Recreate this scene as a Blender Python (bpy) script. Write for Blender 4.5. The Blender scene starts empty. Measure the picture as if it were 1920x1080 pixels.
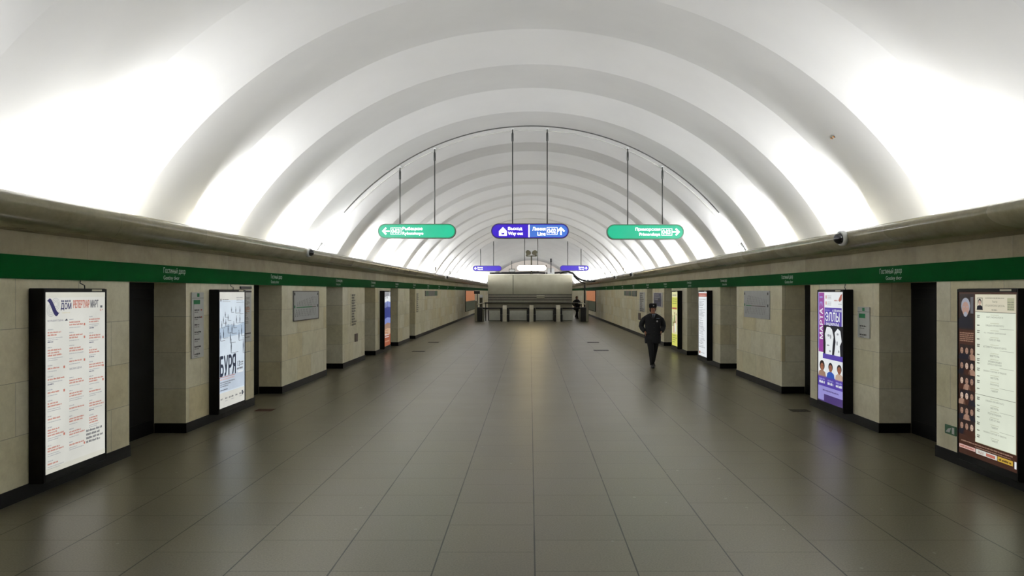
import bpy, math, random
from mathutils import Vector, Matrix
from mathutils.geometry import delaunay_2d_cdt
random.seed(7)
SC = bpy.context.scene
COL = SC.collection
PI = math.pi

# ------------------------------------------------------------------ camera, world, exposure
CAM_Z, CAM_X, F_PX = 2.05, -0.035, 1350.0
cd = bpy.data.cameras.new('camera')
cam = bpy.data.objects.new('camera', cd)
COL.objects.link(cam)
cam.location = (CAM_X, 0, CAM_Z)
cam.rotation_euler = (PI / 2, 0, 0)
cd.sensor_width = 36.0
cd.lens = F_PX / 1920 * 36.0
cd.shift_x = -34 / 1920
cd.shift_y = 7 / 1920
cd.clip_end = 300
SC.camera = cam
w = bpy.data.worlds.new('world')
SC.world = w
w.use_nodes = True
w.node_tree.nodes['Background'].inputs[0].default_value = (0.5, 0.52, 0.5, 1)
w.node_tree.nodes['Background'].inputs[1].default_value = 0.0
SC.view_settings.view_transform = 'Standard'
SC.view_settings.look = 'None'
SC.view_settings.gamma = 1.0
SC.view_settings.use_curve_mapping = False
SC.view_settings.exposure = 0.16

# vault profile shared by lights, ceiling and hangers
V_R, V_CZ, V_AMP, V_PER, V_REF = 6.15, 0.045, 0.16, 3.29, 17.93
V_RISE = 1.27 / V_PER          # a short face towards the viewer, then a long one away
def vault_r(y):
    t = ((y - V_REF) / V_PER) % 1.0
    return V_R - V_AMP * (t / V_RISE if t < V_RISE else (1 - t) / (1 - V_RISE))
def vault_z(x, y):
    r = vault_r(y)
    return V_CZ + math.sqrt(max(r * r - x * x, 0))

# cove lamps hidden in the trough behind each cornice, one main lamp per fold of the vault
def cove_lamp(side, y, dirn, power, size=(.5, .14), x=5.06):
    l = bpy.data.lights.new('cove_lamp', 'AREA')
    l.shape = 'RECTANGLE'
    l.size, l.size_y = size
    l.energy = power
    l.color = (0.985, 0.99, 1.0)
    o = bpy.data.objects.new('cove_lamp', l)
    COL.objects.link(o)
    o.location = (side * x, y, 2.90)
    o.rotation_euler = Vector(dirn).to_track_quat('-Z', 'X').to_euler()
LAMP_W = 98.0
for n in range(-8, 21):
    y = V_REF + n * V_PER
    near = 1.0 if n > -1 else {-1: 1.05, -2: 1.4}.get(n, 1.45)
    if n == -4:
        near = .6
    if n < -4:
        near = .2
    for s in (-1, 1):
        cove_lamp(s, y + .05, (s * .20, .90, .40), LAMP_W * near, (.3, .2), 5.12)          # along the hall, at the face towards the viewer
        cove_lamp(s, y - .1, (s * .12, .90, .42), LAMP_W * (.7 if n < -2 else .45 if n == -2 else .26) * near, (.3, .15), 4.86)         # second lamp added further out to brighten the haunches
        cove_lamp(s, y + .2, (s * .2, -.35, .90), LAMP_W * (.16 if n == -3 else .03) * near, (.3, .2))     # up and back
for s, n in ((-1, -3), (1, -3), (-1, 0), (-1, 3), (-1, 6), (1, 6)):
    cove_lamp(s, V_REF + n * V_PER - .12, (-s * .12, -.66, .74), LAMP_W * .55, (.3, .2))

# ------------------------------------------------------------------ materials
def lin(c):
    c = c / 255.0
    return c / 12.92 if c <= .04045 else ((c + .055) / 1.055) ** 2.4
def rgb(r, g, b):
    return (lin(r), lin(g), lin(b), 1.0)
MATS = {}
def new_mat(name):
    m = bpy.data.materials.new(name)
    m.use_nodes = True
    MATS[name] = m
    nt = m.node_tree
    return m, nt, nt.nodes['Principled BSDF']
def N(nt, typ, **kw):
    n = nt.nodes.new(typ)
    for k, v in kw.items():
        setattr(n, k, v)
    return n
def math_node(nt, op, a, b=None, clamp=False):
    n = N(nt, 'ShaderNodeMath', operation=op, use_clamp=clamp)
    for i, v in enumerate((a, b)):
        if v is None:
            continue
        if isinstance(v, (int, float)):
            n.inputs[i].default_value = v
        else:
            nt.links.new(v, n.inputs[i])
    return n.outputs[0]
def mix_col(nt, fac, a, b, blend='MIX'):
    n = N(nt, 'ShaderNodeMix', data_type='RGBA', blend_type=blend)
    for sock, v in ((n.inputs[0], fac), (n.inputs[6], a), (n.inputs[7], b)):
        if isinstance(v, (int, float, tuple)):
            sock.default_value = v
        else:
            nt.links.new(v, sock)
    return n.outputs[2]
def noise(nt, vec, scale, detail=4, rough=.55):
    n = N(nt, 'ShaderNodeTexNoise')
    n.inputs['Scale'].default_value = scale
    n.inputs['Detail'].default_value = detail
    n.inputs['Roughness'].default_value = rough
    if vec is not None:
        nt.links.new(vec, n.inputs['Vector'])
    return n.outputs['Fac']
def ramp(nt, fac, stops):
    n = N(nt, 'ShaderNodeValToRGB')
    e = n.color_ramp.elements
    while len(e) < len(stops):
        e.new(.5)
    for i, (p, c) in enumerate(stops):
        e[i].position = p
        e[i].color = c
    nt.links.new(fac, n.inputs[0])
    return n.outputs[0]
def ocoord(nt):
    return N(nt, 'ShaderNodeTexCoord').outputs['Object']

def plain(name, col, rough=.5, metal=0.0, var=.12, nscale=6.0, spec=.5, coat=0.0):
    m, nt, b = new_mat(name)
    c = rgb(*col)
    f = noise(nt, ocoord(nt), nscale)
    d = tuple(x * (1 - var) for x in c[:3]) + (1,)
    u = tuple(min(1, x * (1 + var)) for x in c[:3]) + (1,)
    nt.links.new(ramp(nt, f, [(.3, d), (.7, u)]), b.inputs['Base Color'])
    b.inputs['Roughness'].default_value = rough
    b.inputs['Metallic'].default_value = metal
    b.inputs['Specular IOR Level'].default_value = spec
    b.inputs['Coat Weight'].default_value = coat
    return m
def glow(name, col, strength=.88, rough=.3, base=.01, spec=.15):
    """backlit translucent print: gives off its own light"""
    m, nt, b = new_mat(name)
    c = rgb(*col)
    f = noise(nt, ocoord(nt), 2.0, 2)
    d = tuple(x * .93 for x in c[:3]) + (1,)
    u = tuple(x * 1.05 for x in c[:3]) + (1,)
    nt.links.new(ramp(nt, f, [(.35, d), (.65, u)]), b.inputs['Emission Color'])
    b.inputs['Emission Strength'].default_value = strength
    b.inputs['Base Color'].default_value = (base, base, base, 1)
    b.inputs['Roughness'].default_value = rough
    b.inputs['Specular IOR Level'].default_value = spec
    return m

# vault plaster
m, nt, b = new_mat('vault_plaster')
oc = ocoord(nt)
f = noise(nt, oc, .7, 5)
nt.links.new(ramp(nt, f, [(.35, (.63, .63, .625, 1)), (.65, (.67, .67, .665, 1))]), b.inputs['Base Color'])
b.inputs['Roughness'].default_value = .65
b.inputs['Specular IOR Level'].default_value = .25

# granite floor
m, nt, b = new_mat('granite_floor')
oc = ocoord(nt)
sx = N(nt, 'ShaderNodeSeparateXYZ')
nt.links.new(oc, sx.inputs[0])
cx = N(nt, 'ShaderNodeCombineXYZ')
nt.links.new(sx.outputs[1], cx.inputs[0])
nt.links.new(math_node(nt, 'ADD', sx.outputs[0], 7.5), cx.inputs[1])
bt = N(nt, 'ShaderNodeTexBrick', offset=.41, offset_frequency=3, squash=1.0)
bt.inputs['Color1'].default_value = rgb(94, 89, 66)
bt.inputs['Color2'].default_value = rgb(110, 104, 79)
bt.inputs['Mortar'].default_value = rgb(34, 32, 24)
bt.inputs['Scale'].default_value = 1.0
bt.inputs['Mortar Size'].default_value = .0055
bt.inputs['Mortar Smooth'].default_value = .1
bt.inputs['Bias'].default_value = -.1
bt.inputs['Brick Width'].default_value = .66
bt.inputs['Row Height'].default_value = .75
nt.links.new(cx.outputs[0], bt.inputs['Vector'])
# long joints: stronger than the cross joints
pp = math_node(nt, 'PINGPONG', math_node(nt, 'ADD', sx.outputs[0], 7.5), .375)
wob = noise(nt, oc, 1.3, 2)
wid = math_node(nt, 'ADD', math_node(nt, 'MULTIPLY', wob, .010), .0008)
lj = math_node(nt, 'LESS_THAN', pp, wid)
gr = noise(nt, oc, 70, 3, .7)
st = noise(nt, oc, 1.1, 5, .6)
c1 = mix_col(nt, .68, bt.outputs['Color'], ramp(nt, gr, [(.3, rgb(60, 57, 43)), (.7, rgb(126, 122, 102))]))
c2 = mix_col(nt, .5, c1, ramp(nt, st, [(.3, (.6, .58, .54, 1)), (.7, (1, 1, .98, 1))]), 'MULTIPLY')
c3 = mix_col(nt, math_node(nt, 'MULTIPLY', lj, .95), c2, rgb(24, 22, 16))
vs = N(nt, 'ShaderNodeTexVoronoi')
vs.inputs['Scale'].default_value = 3.3
nt.links.new(oc, vs.inputs['Vector'])
spot = math_node(nt, 'LESS_THAN', vs.outputs['Distance'], .05)
c4 = mix_col(nt, math_node(nt, 'MULTIPLY', spot, .35), c3, rgb(170, 168, 158))
nt.links.new(c4, b.inputs['Base Color'])
nt.links.new(math_node(nt, 'ADD', math_node(nt, 'MULTIPLY', st, 0.12), .27), b.inputs['Roughness'])
jm = math_node(nt, 'MAXIMUM', lj, bt.outputs['Fac'])
nt.links.new(math_node(nt, 'ADD', math_node(nt, 'MULTIPLY', jm, -.6), 1.0), b.inputs['Specular IOR Level'])
b.inputs['Specular Tint'].default_value = (1.0, .94, .80, 1)
bp = N(nt, 'ShaderNodeBump')
bp.inputs['Strength'].default_value = .06
bp.inputs['Distance'].default_value = .004
nt.links.new(gr, bp.inputs['Height'])
nt.links.new(bp.outputs[0], b.inputs['Normal'])

# limestone slabs on the walls
def stone(name, pal, width, row, zoff, rough, stain=.6, joint=(62, 58, 46)):
    m, nt, b = new_mat(name)
    oc = ocoord(nt)
    sx = N(nt, 'ShaderNodeSeparateXYZ')
    nt.links.new(oc, sx.inputs[0])
    cx = N(nt, 'ShaderNodeCombineXYZ')
    nt.links.new(math_node(nt, 'ADD', sx.outputs[0], sx.outputs[1]), cx.inputs[0])
    nt.links.new(math_node(nt, 'ADD', sx.outputs[2], -zoff), cx.inputs[1])
    bt = N(nt, 'ShaderNodeTexBrick', offset=.37, offset_frequency=2)
    bt.inputs['Color1'].default_value = (0, 0, 0, 1)
    bt.inputs['Color2'].default_value = (1, 1, 1, 1)
    bt.inputs['Mortar'].default_value = (.5, .5, .5, 1)
    bt.inputs['Scale'].default_value = 1.0
    bt.inputs['Mortar Size'].default_value = .0035
    bt.inputs['Mortar Smooth'].default_value = .3
    bt.inputs['Brick Width'].default_value = width
    bt.inputs['Row Height'].default_value = row
    nt.links.new(cx.outputs[0], bt.inputs['Vector'])
    base = ramp(nt, bt.outputs['Color'], [(0, rgb(*pal[0])), (.4, rgb(*pal[1])), (.75, rgb(*pal[2])), (1, rgb(*pal[3]))])
    n1 = noise(nt, oc, 2.2, 6, .65)
    n2 = noise(nt, oc, 14, 5, .7)
    c = mix_col(nt, stain, base, ramp(nt, n1, [(.3, (.62, .58, .47, 1)), (.55, (1, 1, 1, 1))]), 'MULTIPLY')
    c = mix_col(nt, .35, c, ramp(nt, n2, [(.3, (.7, .68, .6, 1)), (.7, (1.1, 1.1, 1.1, 1))]), 'MULTIPLY')
    c = mix_col(nt, math_node(nt, 'MULTIPLY', bt.outputs['Fac'], .5), c, rgb(*joint))
    nt.links.new(c, b.inputs['Base Color'])
    b.inputs['Roughness'].default_value = rough
    b.inputs['Specular IOR Level'].default_value = .4
    return m
stone('limestone_slabs', [(228, 222, 190), (238, 233, 210), (226, 215, 176), (244, 240, 220)], .98, .525, .115, .38, .42)
stone('frieze_stone', [(152, 142, 108), (162, 152, 118), (134, 122, 86), (156, 147, 114)], 1.9, .6, 2.3, .45, .7)
m = stone('cornice_marble', [(146, 140, 112), (158, 152, 126), (132, 125, 96), (154, 146, 118)], 2.1, 3.0, 1.0, .2, .5)
m.node_tree.nodes['Principled BSDF'].inputs['Specular IOR Level'].default_value = .6

plain('black_plinth', (8, 8, 7), .45, var=.3, spec=.2)
plain('door_black', (6, 6, 6), .5, var=.3, spec=.15)
plain('door_frame', (10, 10, 9), .5, var=.2, spec=.2)
plain('band_green', (0, 70, 26), .7, var=.06, spec=.04)
plain('band_white', (196, 206, 196), .5)
plain('lightbox_black', (6, 6, 6), .5, var=.25, spec=.2)
plain('steel', (150, 147, 130), .36, .85, var=.12, nscale=1.2)
plain('steel_bright', (205, 202, 184), .3, .8, var=.08)
plain('steel_dark', (84, 82, 72), .35, .8)
plain('steel_light_panel', (228, 230, 218), .42, .1, var=.05)
plain('rod_grey', (72, 74, 72), .4, .6)
plain('ferrule_grey', (52, 54, 52), .45, .5)
plain('cable_grey', (70, 70, 68), .6)
plain('cable_pale', (168, 168, 164), .6)
plain('black_plastic', (12, 12, 12), .4)
plain('white_plastic', (222, 224, 224), .35, var=.03)
plain('dome_dark', (10, 10, 18), .08, spec=.8)
plain('panel_white', (205, 206, 204), .4, var=.04)
plain('panel_grey', (176, 178, 180), .4, var=.05)
plain('ink_black', (28, 28, 28), .5)
plain('ink_grey', (110, 110, 108), .5)
plain('ink_green', (0, 122, 66), .5)
plain('ink_orange', (206, 120, 60), .5)
plain('ink_brown', (92, 74, 66), .5)
plain('ink_red', (170, 60, 40), .5)
plain('ink_violet', (72, 72, 104), .5)
plain('ink_violet_dark', (34, 34, 58), .5)
plain('exit_green', (60, 106, 74), .5)
plain('cloth_navy', (14, 15, 20), .8, var=.25, nscale=25)
plain('cloth_trouser', (10, 11, 14), .85, var=.25, nscale=25)
plain('cloth_shirt', (140, 152, 168), .8)
plain('cloth_black', (9, 9, 11), .8)
plain('fur_black', (12, 12, 14), .95, var=.4, nscale=60)
plain('leather_black', (10, 10, 10), .35)
plain('skin', (176, 122, 96), .55, var=.06)
plain('hair_dark', (42, 27, 20), .7)
plain('eye_dark', (22, 18, 16), .3)
plain('lip', (128, 70, 62), .5)
plain('badge_silver', (205, 205, 205), .3, .7)
plain('hatch_iron', (26, 25, 20), .5, .4)
plain('hatch_rust', (74, 40, 28), .6, .2)
plain('speaker_olive', (96, 92, 74), .5)
plain('chip_ochre', (196, 130, 40), .7)
plain('end_plaster', (206, 198, 190), .7, var=.03)

# ------------------------------------------------------------------ mesh builder
class MB:
    def __init__(self):
        self.v, self.f, self.m = [], [], []
        self.smooth = []
    def face(self, idx, mat, sm=False):
        self.f.append(tuple(idx)); self.m.append(mat); self.smooth.append(sm)
    def poly(self, pts, mat, sm=False):
        b = len(self.v)
        self.v += [tuple(p) for p in pts]
        self.face(range(b, b + len(pts)), mat, sm)
    def box(self, x0, x1, y0, y1, z0, z1, mat, bev=0.0):
        if bev <= 0:
            b = len(self.v)
            for z in (z0, z1):
                self.v += [(x0, y0, z), (x1, y0, z), (x1, y1, z), (x0, y1, z)]
            for q in ((3, 2, 1, 0), (4, 5, 6, 7), (0, 1, 5, 4), (1, 2, 6, 5), (2, 3, 7, 6), (3, 0, 4, 7)):
                self.face([b + i for i in q], mat)
        else:
            e = min(bev, (x1 - x0) * .45, (y1 - y0) * .45, (z1 - z0) * .45)
            def ring(ix, iy, z):
                return [(x0 + ix, y0 + iy + e, z), (x0 + ix + e, y0 + iy, z), (x1 - ix - e, y0 + iy, z), (x1 - ix, y0 + iy + e, z),
                        (x1 - ix, y1 - iy - e, z), (x1 - ix - e, y1 - iy, z), (x0 + ix + e, y1 - iy, z), (x0 + ix, y1 - iy - e, z)]
            self.loft([ring(e, e, z0), ring(0, 0, z0 + e), ring(0, 0, z1 - e), ring(e, e, z1)], mat, caps=True)
    def loft(self, rings, mat, caps=True, sm=False, closed=True):
        b = len(self.v)
        n = len(rings[0])
        for r in rings:
            self.v += [tuple(p) for p in r]
        for i in range(len(rings) - 1):
            for j in range(n if closed else n - 1):
                k = (j + 1) % n
                self.face([b + i * n + j, b + i * n + k, b + (i + 1) * n + k, b + (i + 1) * n + j], mat, sm)
        if caps and closed:
            self.face([b + j for j in reversed(range(n))], mat)
            e = b + (len(rings) - 1) * n
            self.face([e + j for j in range(n)], mat)
    def tube(self, pts, r, mat, n=8, caps=True):
        pts = [Vector(p) for p in pts]
        rr = r if isinstance(r, (list, tuple)) else [r] * len(pts)
        rings = []
        up = None
        for i, p in enumerate(pts):
            d = (pts[min(i + 1, len(pts) - 1)] - pts[max(i - 1, 0)]).normalized()
            if up is None:
                up = Vector((0, 0, 1)) if abs(d.z) < .9 else Vector((0, 1, 0))
            a = d.cross(up).normalized()
            c = a.cross(d).normalized()
            up = c
            rings.append([p + a * math.cos(2 * PI * k / n) * rr[i] + c * math.sin(2 * PI * k / n) * rr[i] for k in range(n)])
        self.loft(rings, mat, caps, True)
    def prism(self, pts, y0, y1, mat, side=None):
        """outline in (x, z), anticlockwise seen from -y; y0 is the front"""
        n = len(pts)
        b = len(self.v)
        self.v += [(p[0], y0, p[1]) for p in pts] + [(p[0], y1, p[1]) for p in pts]
        self.face([b + i for i in range(n)], mat)
        self.face([b + n + i for i in reversed(range(n))], mat)
        for i in range(n):
            k = (i + 1) % n
            self.face([b + k, b + i, b + n + i, b + n + k], side or mat)
    def lathe(self, prof, origin, axis, mat, n=20, caps=True):
        ax = Vector(axis).normalized()
        a = ax.orthogonal().normalized()
        c = ax.cross(a)
        o = Vector(origin)
        self.loft([[o + ax * h + (a * math.cos(2 * PI * k / n) + c * math.sin(2 * PI * k / n)) * r for k in range(n)] for r, h in prof], mat, caps, True)
    # --- flat print in the (x, z) plane, seen from -y
    def rect(self, x, z, ww, hh, mat, y=0.0):
        self.poly([(x, y, z), (x + ww, y, z), (x + ww, y, z + hh), (x, y, z + hh)], mat)
    def shape(self, pts, mat, y=0.0):
        self.poly([(p[0], y, p[1]) for p in pts], mat)
    def disc(self, x, z, rx, rz, mat, y=0.0, n=20):
        self.shape([(x + rx * math.cos(2 * PI * i / n), z + rz * math.sin(2 * PI * i / n)) for i in range(n)], mat, y)
    def ringflat(self, x, z, r0, r1, mat, y=0.0, n=28, a0=0, a1=2 * PI):
        for i in range(n):
            p, q = a0 + (a1 - a0) * i / n, a0 + (a1 - a0) * (i + 1) / n
            self.shape([(x + r0 * math.cos(p), z + r0 * math.sin(p)), (x + r1 * math.cos(p), z + r1 * math.sin(p)),
                        (x + r1 * math.cos(q), z + r1 * math.sin(q)), (x + r0 * math.cos(q), z + r0 * math.sin(q))], mat, y)
    def text(self, s, x, z, ww, hh, mat, y=0.0, rot=0, bold=0.0):
        vs, fs = text_mesh(s)
        t = bold * (hh if rot == 0 else ww)
        for i, (du, dv) in enumerate(((0, 0), (-t, 0), (t, 0), (0, t), (0, -t)) if bold else ((0, 0),)):
            b = len(self.v)
            yy = y - .0001 * i
            for (u, v) in vs:
                if rot == 0:
                    self.v.append((x + u * ww + du, yy, z + v * hh + dv))
                else:
                    self.v.append((x + (1 - v) * ww + du, yy, z + u * hh + dv))
            for f in fs:
                self.face([b + k for k in f], mat)
    def words(self, x, z, ww, hh, mat, y=0.0, rnd=random, dens=.8):
        """a line of print too small to read: letter-like strokes in word groups"""
        cx = x
        while cx < x + ww - hh * .4:
            k = rnd.randint(3, 8)
            for _ in range(k):
                lw = hh * rnd.uniform(.4, .7)
                if cx + lw > x + ww:
                    cx += lw
                    break
                h2 = hh * rnd.choice((1, 1, .75, .8))
                self.rect(cx, z, lw * dens, h2, mat, y)
                cx += lw
            cx += hh * .45
    def build(self, name, parent=None, loc=None):
        me = bpy.data.meshes.new(name)
        me.from_pydata(self.v, [], self.f)
        names = []
        for k in self.m:
            if k not in names:
                names.append(k)
        for k in names:
            me.materials.append(MATS[k])
        idx = {k: i for i, k in enumerate(names)}
        me.polygons.foreach_set('material_index', [idx[k] for k in self.m])
        me.polygons.foreach_set('use_smooth', self.smooth)
        me.update()
        o = bpy.data.objects.new(name, me)
        COL.objects.link(o)
        if parent is not None:
            o.parent = parent
        if loc is not None:
            o.location = loc
        return o

_TXT = {}
def text_mesh(s):
    """outline of the lettering, filled contour by contour (the font's strokes overlap)"""
    if s in _TXT:
        return _TXT[s]
    cu = bpy.data.curves.new('lettering', 'FONT')
    cu.body = s
    cu.resolution_u = 3
    cu.fill_mode = 'NONE'
    ob = bpy.data.objects.new('lettering', cu)
    COL.objects.link(ob)
    dg = bpy.context.evaluated_depsgraph_get()
    dg.update()
    me = bpy.data.meshes.new_from_object(ob.evaluated_get(dg))
    co = [(v.co.x, v.co.y) for v in me.vertices]
    nb = {}
    for e in me.edges:
        i, j = e.vertices
        nb.setdefault(i, []).append(j)
        nb.setdefault(j, []).append(i)
    seen, loops = set(), []
    for st in range(len(co)):
        if st in seen or st not in nb:
            continue
        lp, cur = [], st
        while cur is not None and cur not in seen:
            seen.add(cur)
            lp.append(cur)
            nx = [k for k in nb[cur] if k not in seen]
            cur = min(nx) if nx else None
        if len(lp) > 2:
            loops.append([co[k] for k in lp])
    def winding(p):
        n = 0
        for l in loops:
            for i in range(len(l)):
                (x1, y1), (x2, y2) = l[i - 1], l[i]
                if (y1 > p[1]) != (y2 > p[1]):
                    if p[0] < (x2 - x1) * (p[1] - y1) / (y2 - y1) + x1:
                        n += 1 if y2 > y1 else -1
        return n
    pts, eds = [], []
    for l in loops:
        base = len(pts)
        pts += [Vector(p) for p in l]
        eds += [(base + i, base + (i + 1) % len(l)) for i in range(len(l))]
    cv, _, cf, _, _, _ = delaunay_2d_cdt(pts, eds, [], 0, 1e-5)
    vs = [(v.x, v.y) for v in cv]
    fs = []
    for t in cf:
        if len(t) == 3 and winding((sum(vs[k][0] for k in t) / 3, sum(vs[k][1] for k in t) / 3)) != 0:
            fs.append(tuple(t))
    x0, x1 = min(v[0] for v in vs), max(v[0] for v in vs)
    y0, y1 = min(v[1] for v in vs), max(v[1] for v in vs)
    vs = [((v[0] - x0) / (x1 - x0), (v[1] - y0) / (y1 - y0)) for v in vs]
    bpy.data.objects.remove(ob)
    bpy.data.curves.remove(cu)
    bpy.data.meshes.remove(me)
    _TXT[s] = (vs, fs)
    return vs, fs

def tag(o, label, cat, group=None, kind=None):
    o['label'] = label
    o['category'] = cat
    if group:
        o['group'] = group
    if kind:
        o['kind'] = kind
    return o
def struct(o, label=None):
    o['kind'] = 'structure'
    if label:
        o['label'] = label
    return o
def thing(name, label, cat, loc=(0, 0, 0), rz=0.0, group=None):
    o = bpy.data.objects.new(name, None)
    o.empty_display_size = .2
    COL.objects.link(o)
    o.location = loc
    o.rotation_euler = (0, 0, rz)
    return tag(o, label, cat, group)
ROT = {-1: PI / 2, 1: -PI / 2}          # wall things: local +x runs to the viewer's right, local +y into the wall

# ------------------------------------------------------------------ setting
WX = 5.035
WM = WX - .0025                          # fixings hold the wall-mounted things just off the stone; WX: half width of the hall at the wall faces
Y_BACK, Y_END = -9.0, 92.0
BAND_Z0, BAND_Z1 = 2.18, 2.41
OPEN = [(4.4, 5.88), (8.98, 10.46), (13.03, 14.5), (17.67, 19.2), (21.75, 23.25), (25.8, 27.25), (29.85, 31.3)]

mb = MB()
mb.box(-5.8, 5.8, Y_BACK, Y_END, -.2, 0, 'granite_floor')
struct(mb.build('floor'), 'grey granite slab floor of the station hall')

def side_box(mb, s, x0, x1, y0, y1, z0, z1, mat):
    mb.box(min(s * x0, s * x1), max(s * x0, s * x1), y0, y1, z0, z1, mat)
for s, nm in ((-1, 'left'), (1, 'right')):
    mb = MB()
    edges = [Y_BACK] + [e for o in OPEN for e in o] + [Y_END]
    for i in range(0, len(edges), 2):
        side_box(mb, s, WX, 5.75, edges[i], edges[i + 1], 0, BAND_Z0 + .02, 'limestone_slabs')
    side_box(mb, s, WX, 5.75, Y_BACK, Y_END, BAND_Z0, BAND_Z1, 'limestone_slabs')
    side_box(mb, s, WX, 5.75, Y_BACK, Y_END, BAND_Z1, 2.72, 'frieze_stone')
    struct(mb.build('wall_' + nm), 'pale limestone wall on the %s with recessed doorways' % nm)
    mb = MB()
    for i in range(0, len(edges), 2):
        e0, e1 = edges[i], edges[i + 1]
        side_box(mb, s, WX - .012, 5.49, e0 - .012 if i else e0, e1 + .012, 0, .14, 'black_plinth')
    struct(mb.build('baseboard_' + nm), 'black plinth along the foot of the %s wall' % nm)
    # cornice: bulging polished stone gutter with the lamp trough behind its lip
    prof = [(5.05, 2.64)]
    prof += [(4.86, 2.655), (4.74, 2.68), (4.655, 2.715), (4.60, 2.76), (4.568, 2.81), (4.56, 2.86), (4.572, 2.905), (4.60, 2.935), (4.64, 2.948),
             (4.68, 2.945), (4.70, 2.93), (4.71, 2.80), (5.62, 2.78), (5.62, 2.66), (5.05, 2.66)]
    mb = MB()
    ra = [(s * p[0], Y_BACK, p[1]) for p in prof]
    rb = [(s * p[0], Y_END, p[1]) for p in prof]
    mb.loft([ra, rb] if s < 0 else [rb, ra], 'cornice_marble', True, True)
    o = struct(mb.build('trim_1' if s < 0 else 'trim_2'), 'polished stone cornice bulging out along the top of the %s wall' % nm)
    md = o.modifiers.new('edges', 'EDGE_SPLIT')
    md.split_angle = math.radians(50)
# door leaves at the back of every recess
n = 0
for s in (-1, 1):
    for (y0, y1) in OPEN:
        n += 1
        e = bpy.data.objects.new('door_%d' % n, None)
        COL.objects.link(e)
        e.location = (s * 5.5, (y0 + y1) / 2, 0)
        e.rotation_euler = (0, 0, ROT[s])
        struct(e, 'black metal platform doors at the back of a recess')
        hw = (y1 - y0) / 2
        for a, b_ in ((-hw, -.006), (.006, hw)):
            q = MB()
            q.box(a, b_, 0, .04, 0, BAND_Z0, 'door_black')
            q.box(a + .08, b_ - .08, -.008, 0, .2, 1.95, 'door_black', .004)
            q.build('door_leaf', e)
        q = MB()
        q.box(-hw, hw, -.004, .0, BAND_Z0 - .09, BAND_Z0 - .001, 'door_frame')
        q.build('door_head', e)

# vault
mb = MB()
NS = 72
t0 = math.asin((2.74 - V_CZ) / V_R)
ks = []
k = math.floor((Y_BACK - V_REF) / V_PER)
while V_REF + k * V_PER <= Y_END:
    for y in (V_REF + k * V_PER, V_REF + (k + V_RISE) * V_PER):
        if Y_BACK < y < Y_END:
            ks.append(y)
    k += 1
ys = [Y_BACK] + ks + [Y_END]
ys = [y for i, y in enumerate(ys) if i == 0 or y - ys[i - 1] > .01]
rings = []
for y in ys:
    r = vault_r(y)
    rings.append([(r * math.cos(t0 + (PI - 2 * t0) * j / NS), y, V_CZ + r * math.sin(t0 + (PI - 2 * t0) * j / NS)) for j in range(NS + 1)])
mb.loft(rings, 'vault_plaster', False, True, False)
o = mb.build('ceiling')
struct(o, 'white folded plaster vault over the hall')
me = o.data
ringv = NS + 1
for e in me.edges:
    a, b_ = e.vertices
    if a // ringv == b_ // ringv:
        e.use_edge_sharp = True

def end_wall(name, y, lab, mat):
    q = MB()
    q.box(-6.3, 6.3, min(y, y + .3), max(y, y + .3), 0, 6.4, mat)
    struct(q.build(name), lab)
end_wall('wall_far', Y_END, 'plastered wall closing the far end of the hall', 'end_plaster')
end_wall('wall_back', Y_BACK - .3, 'wall closing the hall behind the viewer', 'end_plaster')

# ------------------------------------------------------------------ green bands with the station name
door_words = ['first', 'second', 'third', 'fourth', 'fifth', 'sixth']
LAB_Y = [5.2] + [o[0] + 1.12 for o in OPEN[1:]] + [35.2, 39.4, 43.6, 47.8]
for s, nm in ((-1, 'left'), (1, 'right')):
    e = thing('station_name_band', 'long green band with white station names along the %s wall' % nm, 'sign band', (s * WM, 0, 0), ROT[s], 'green station name bands')
    q = MB()
    # local x = along the wall: +y on the left wall, -y on the right wall
    xa, xb = (Y_BACK, Y_END) if s < 0 else (-Y_END, -Y_BACK)
    q.box(xa, xb, -.022, 0, BAND_Z0 - .003, BAND_Z1, 'band_green')
    q.build('band', e)
    for yc in LAB_Y:
        lx = -s * yc
        q = MB()
        if s < 0:
            q.text('Гостиный двор', lx - .33, 2.285, .62, .098, 'band_white', -.0235)
            q.build('cyrillic_lettering', e)
            q = MB()
            q.text('Gostiny dvor', lx - .33, 2.198, .44, .072, 'band_white', -.0235)
        else:
            q.text('Гостиный двор', lx - .29, 2.285, .62, .098, 'band_white', -.0235)
            q.build('cyrillic_lettering', e)
            q = MB()
            q.text('Gostiny dvor', lx - .11, 2.198, .44, .072, 'band_white', -.0235)
        q.build('latin_lettering', e)

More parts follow.
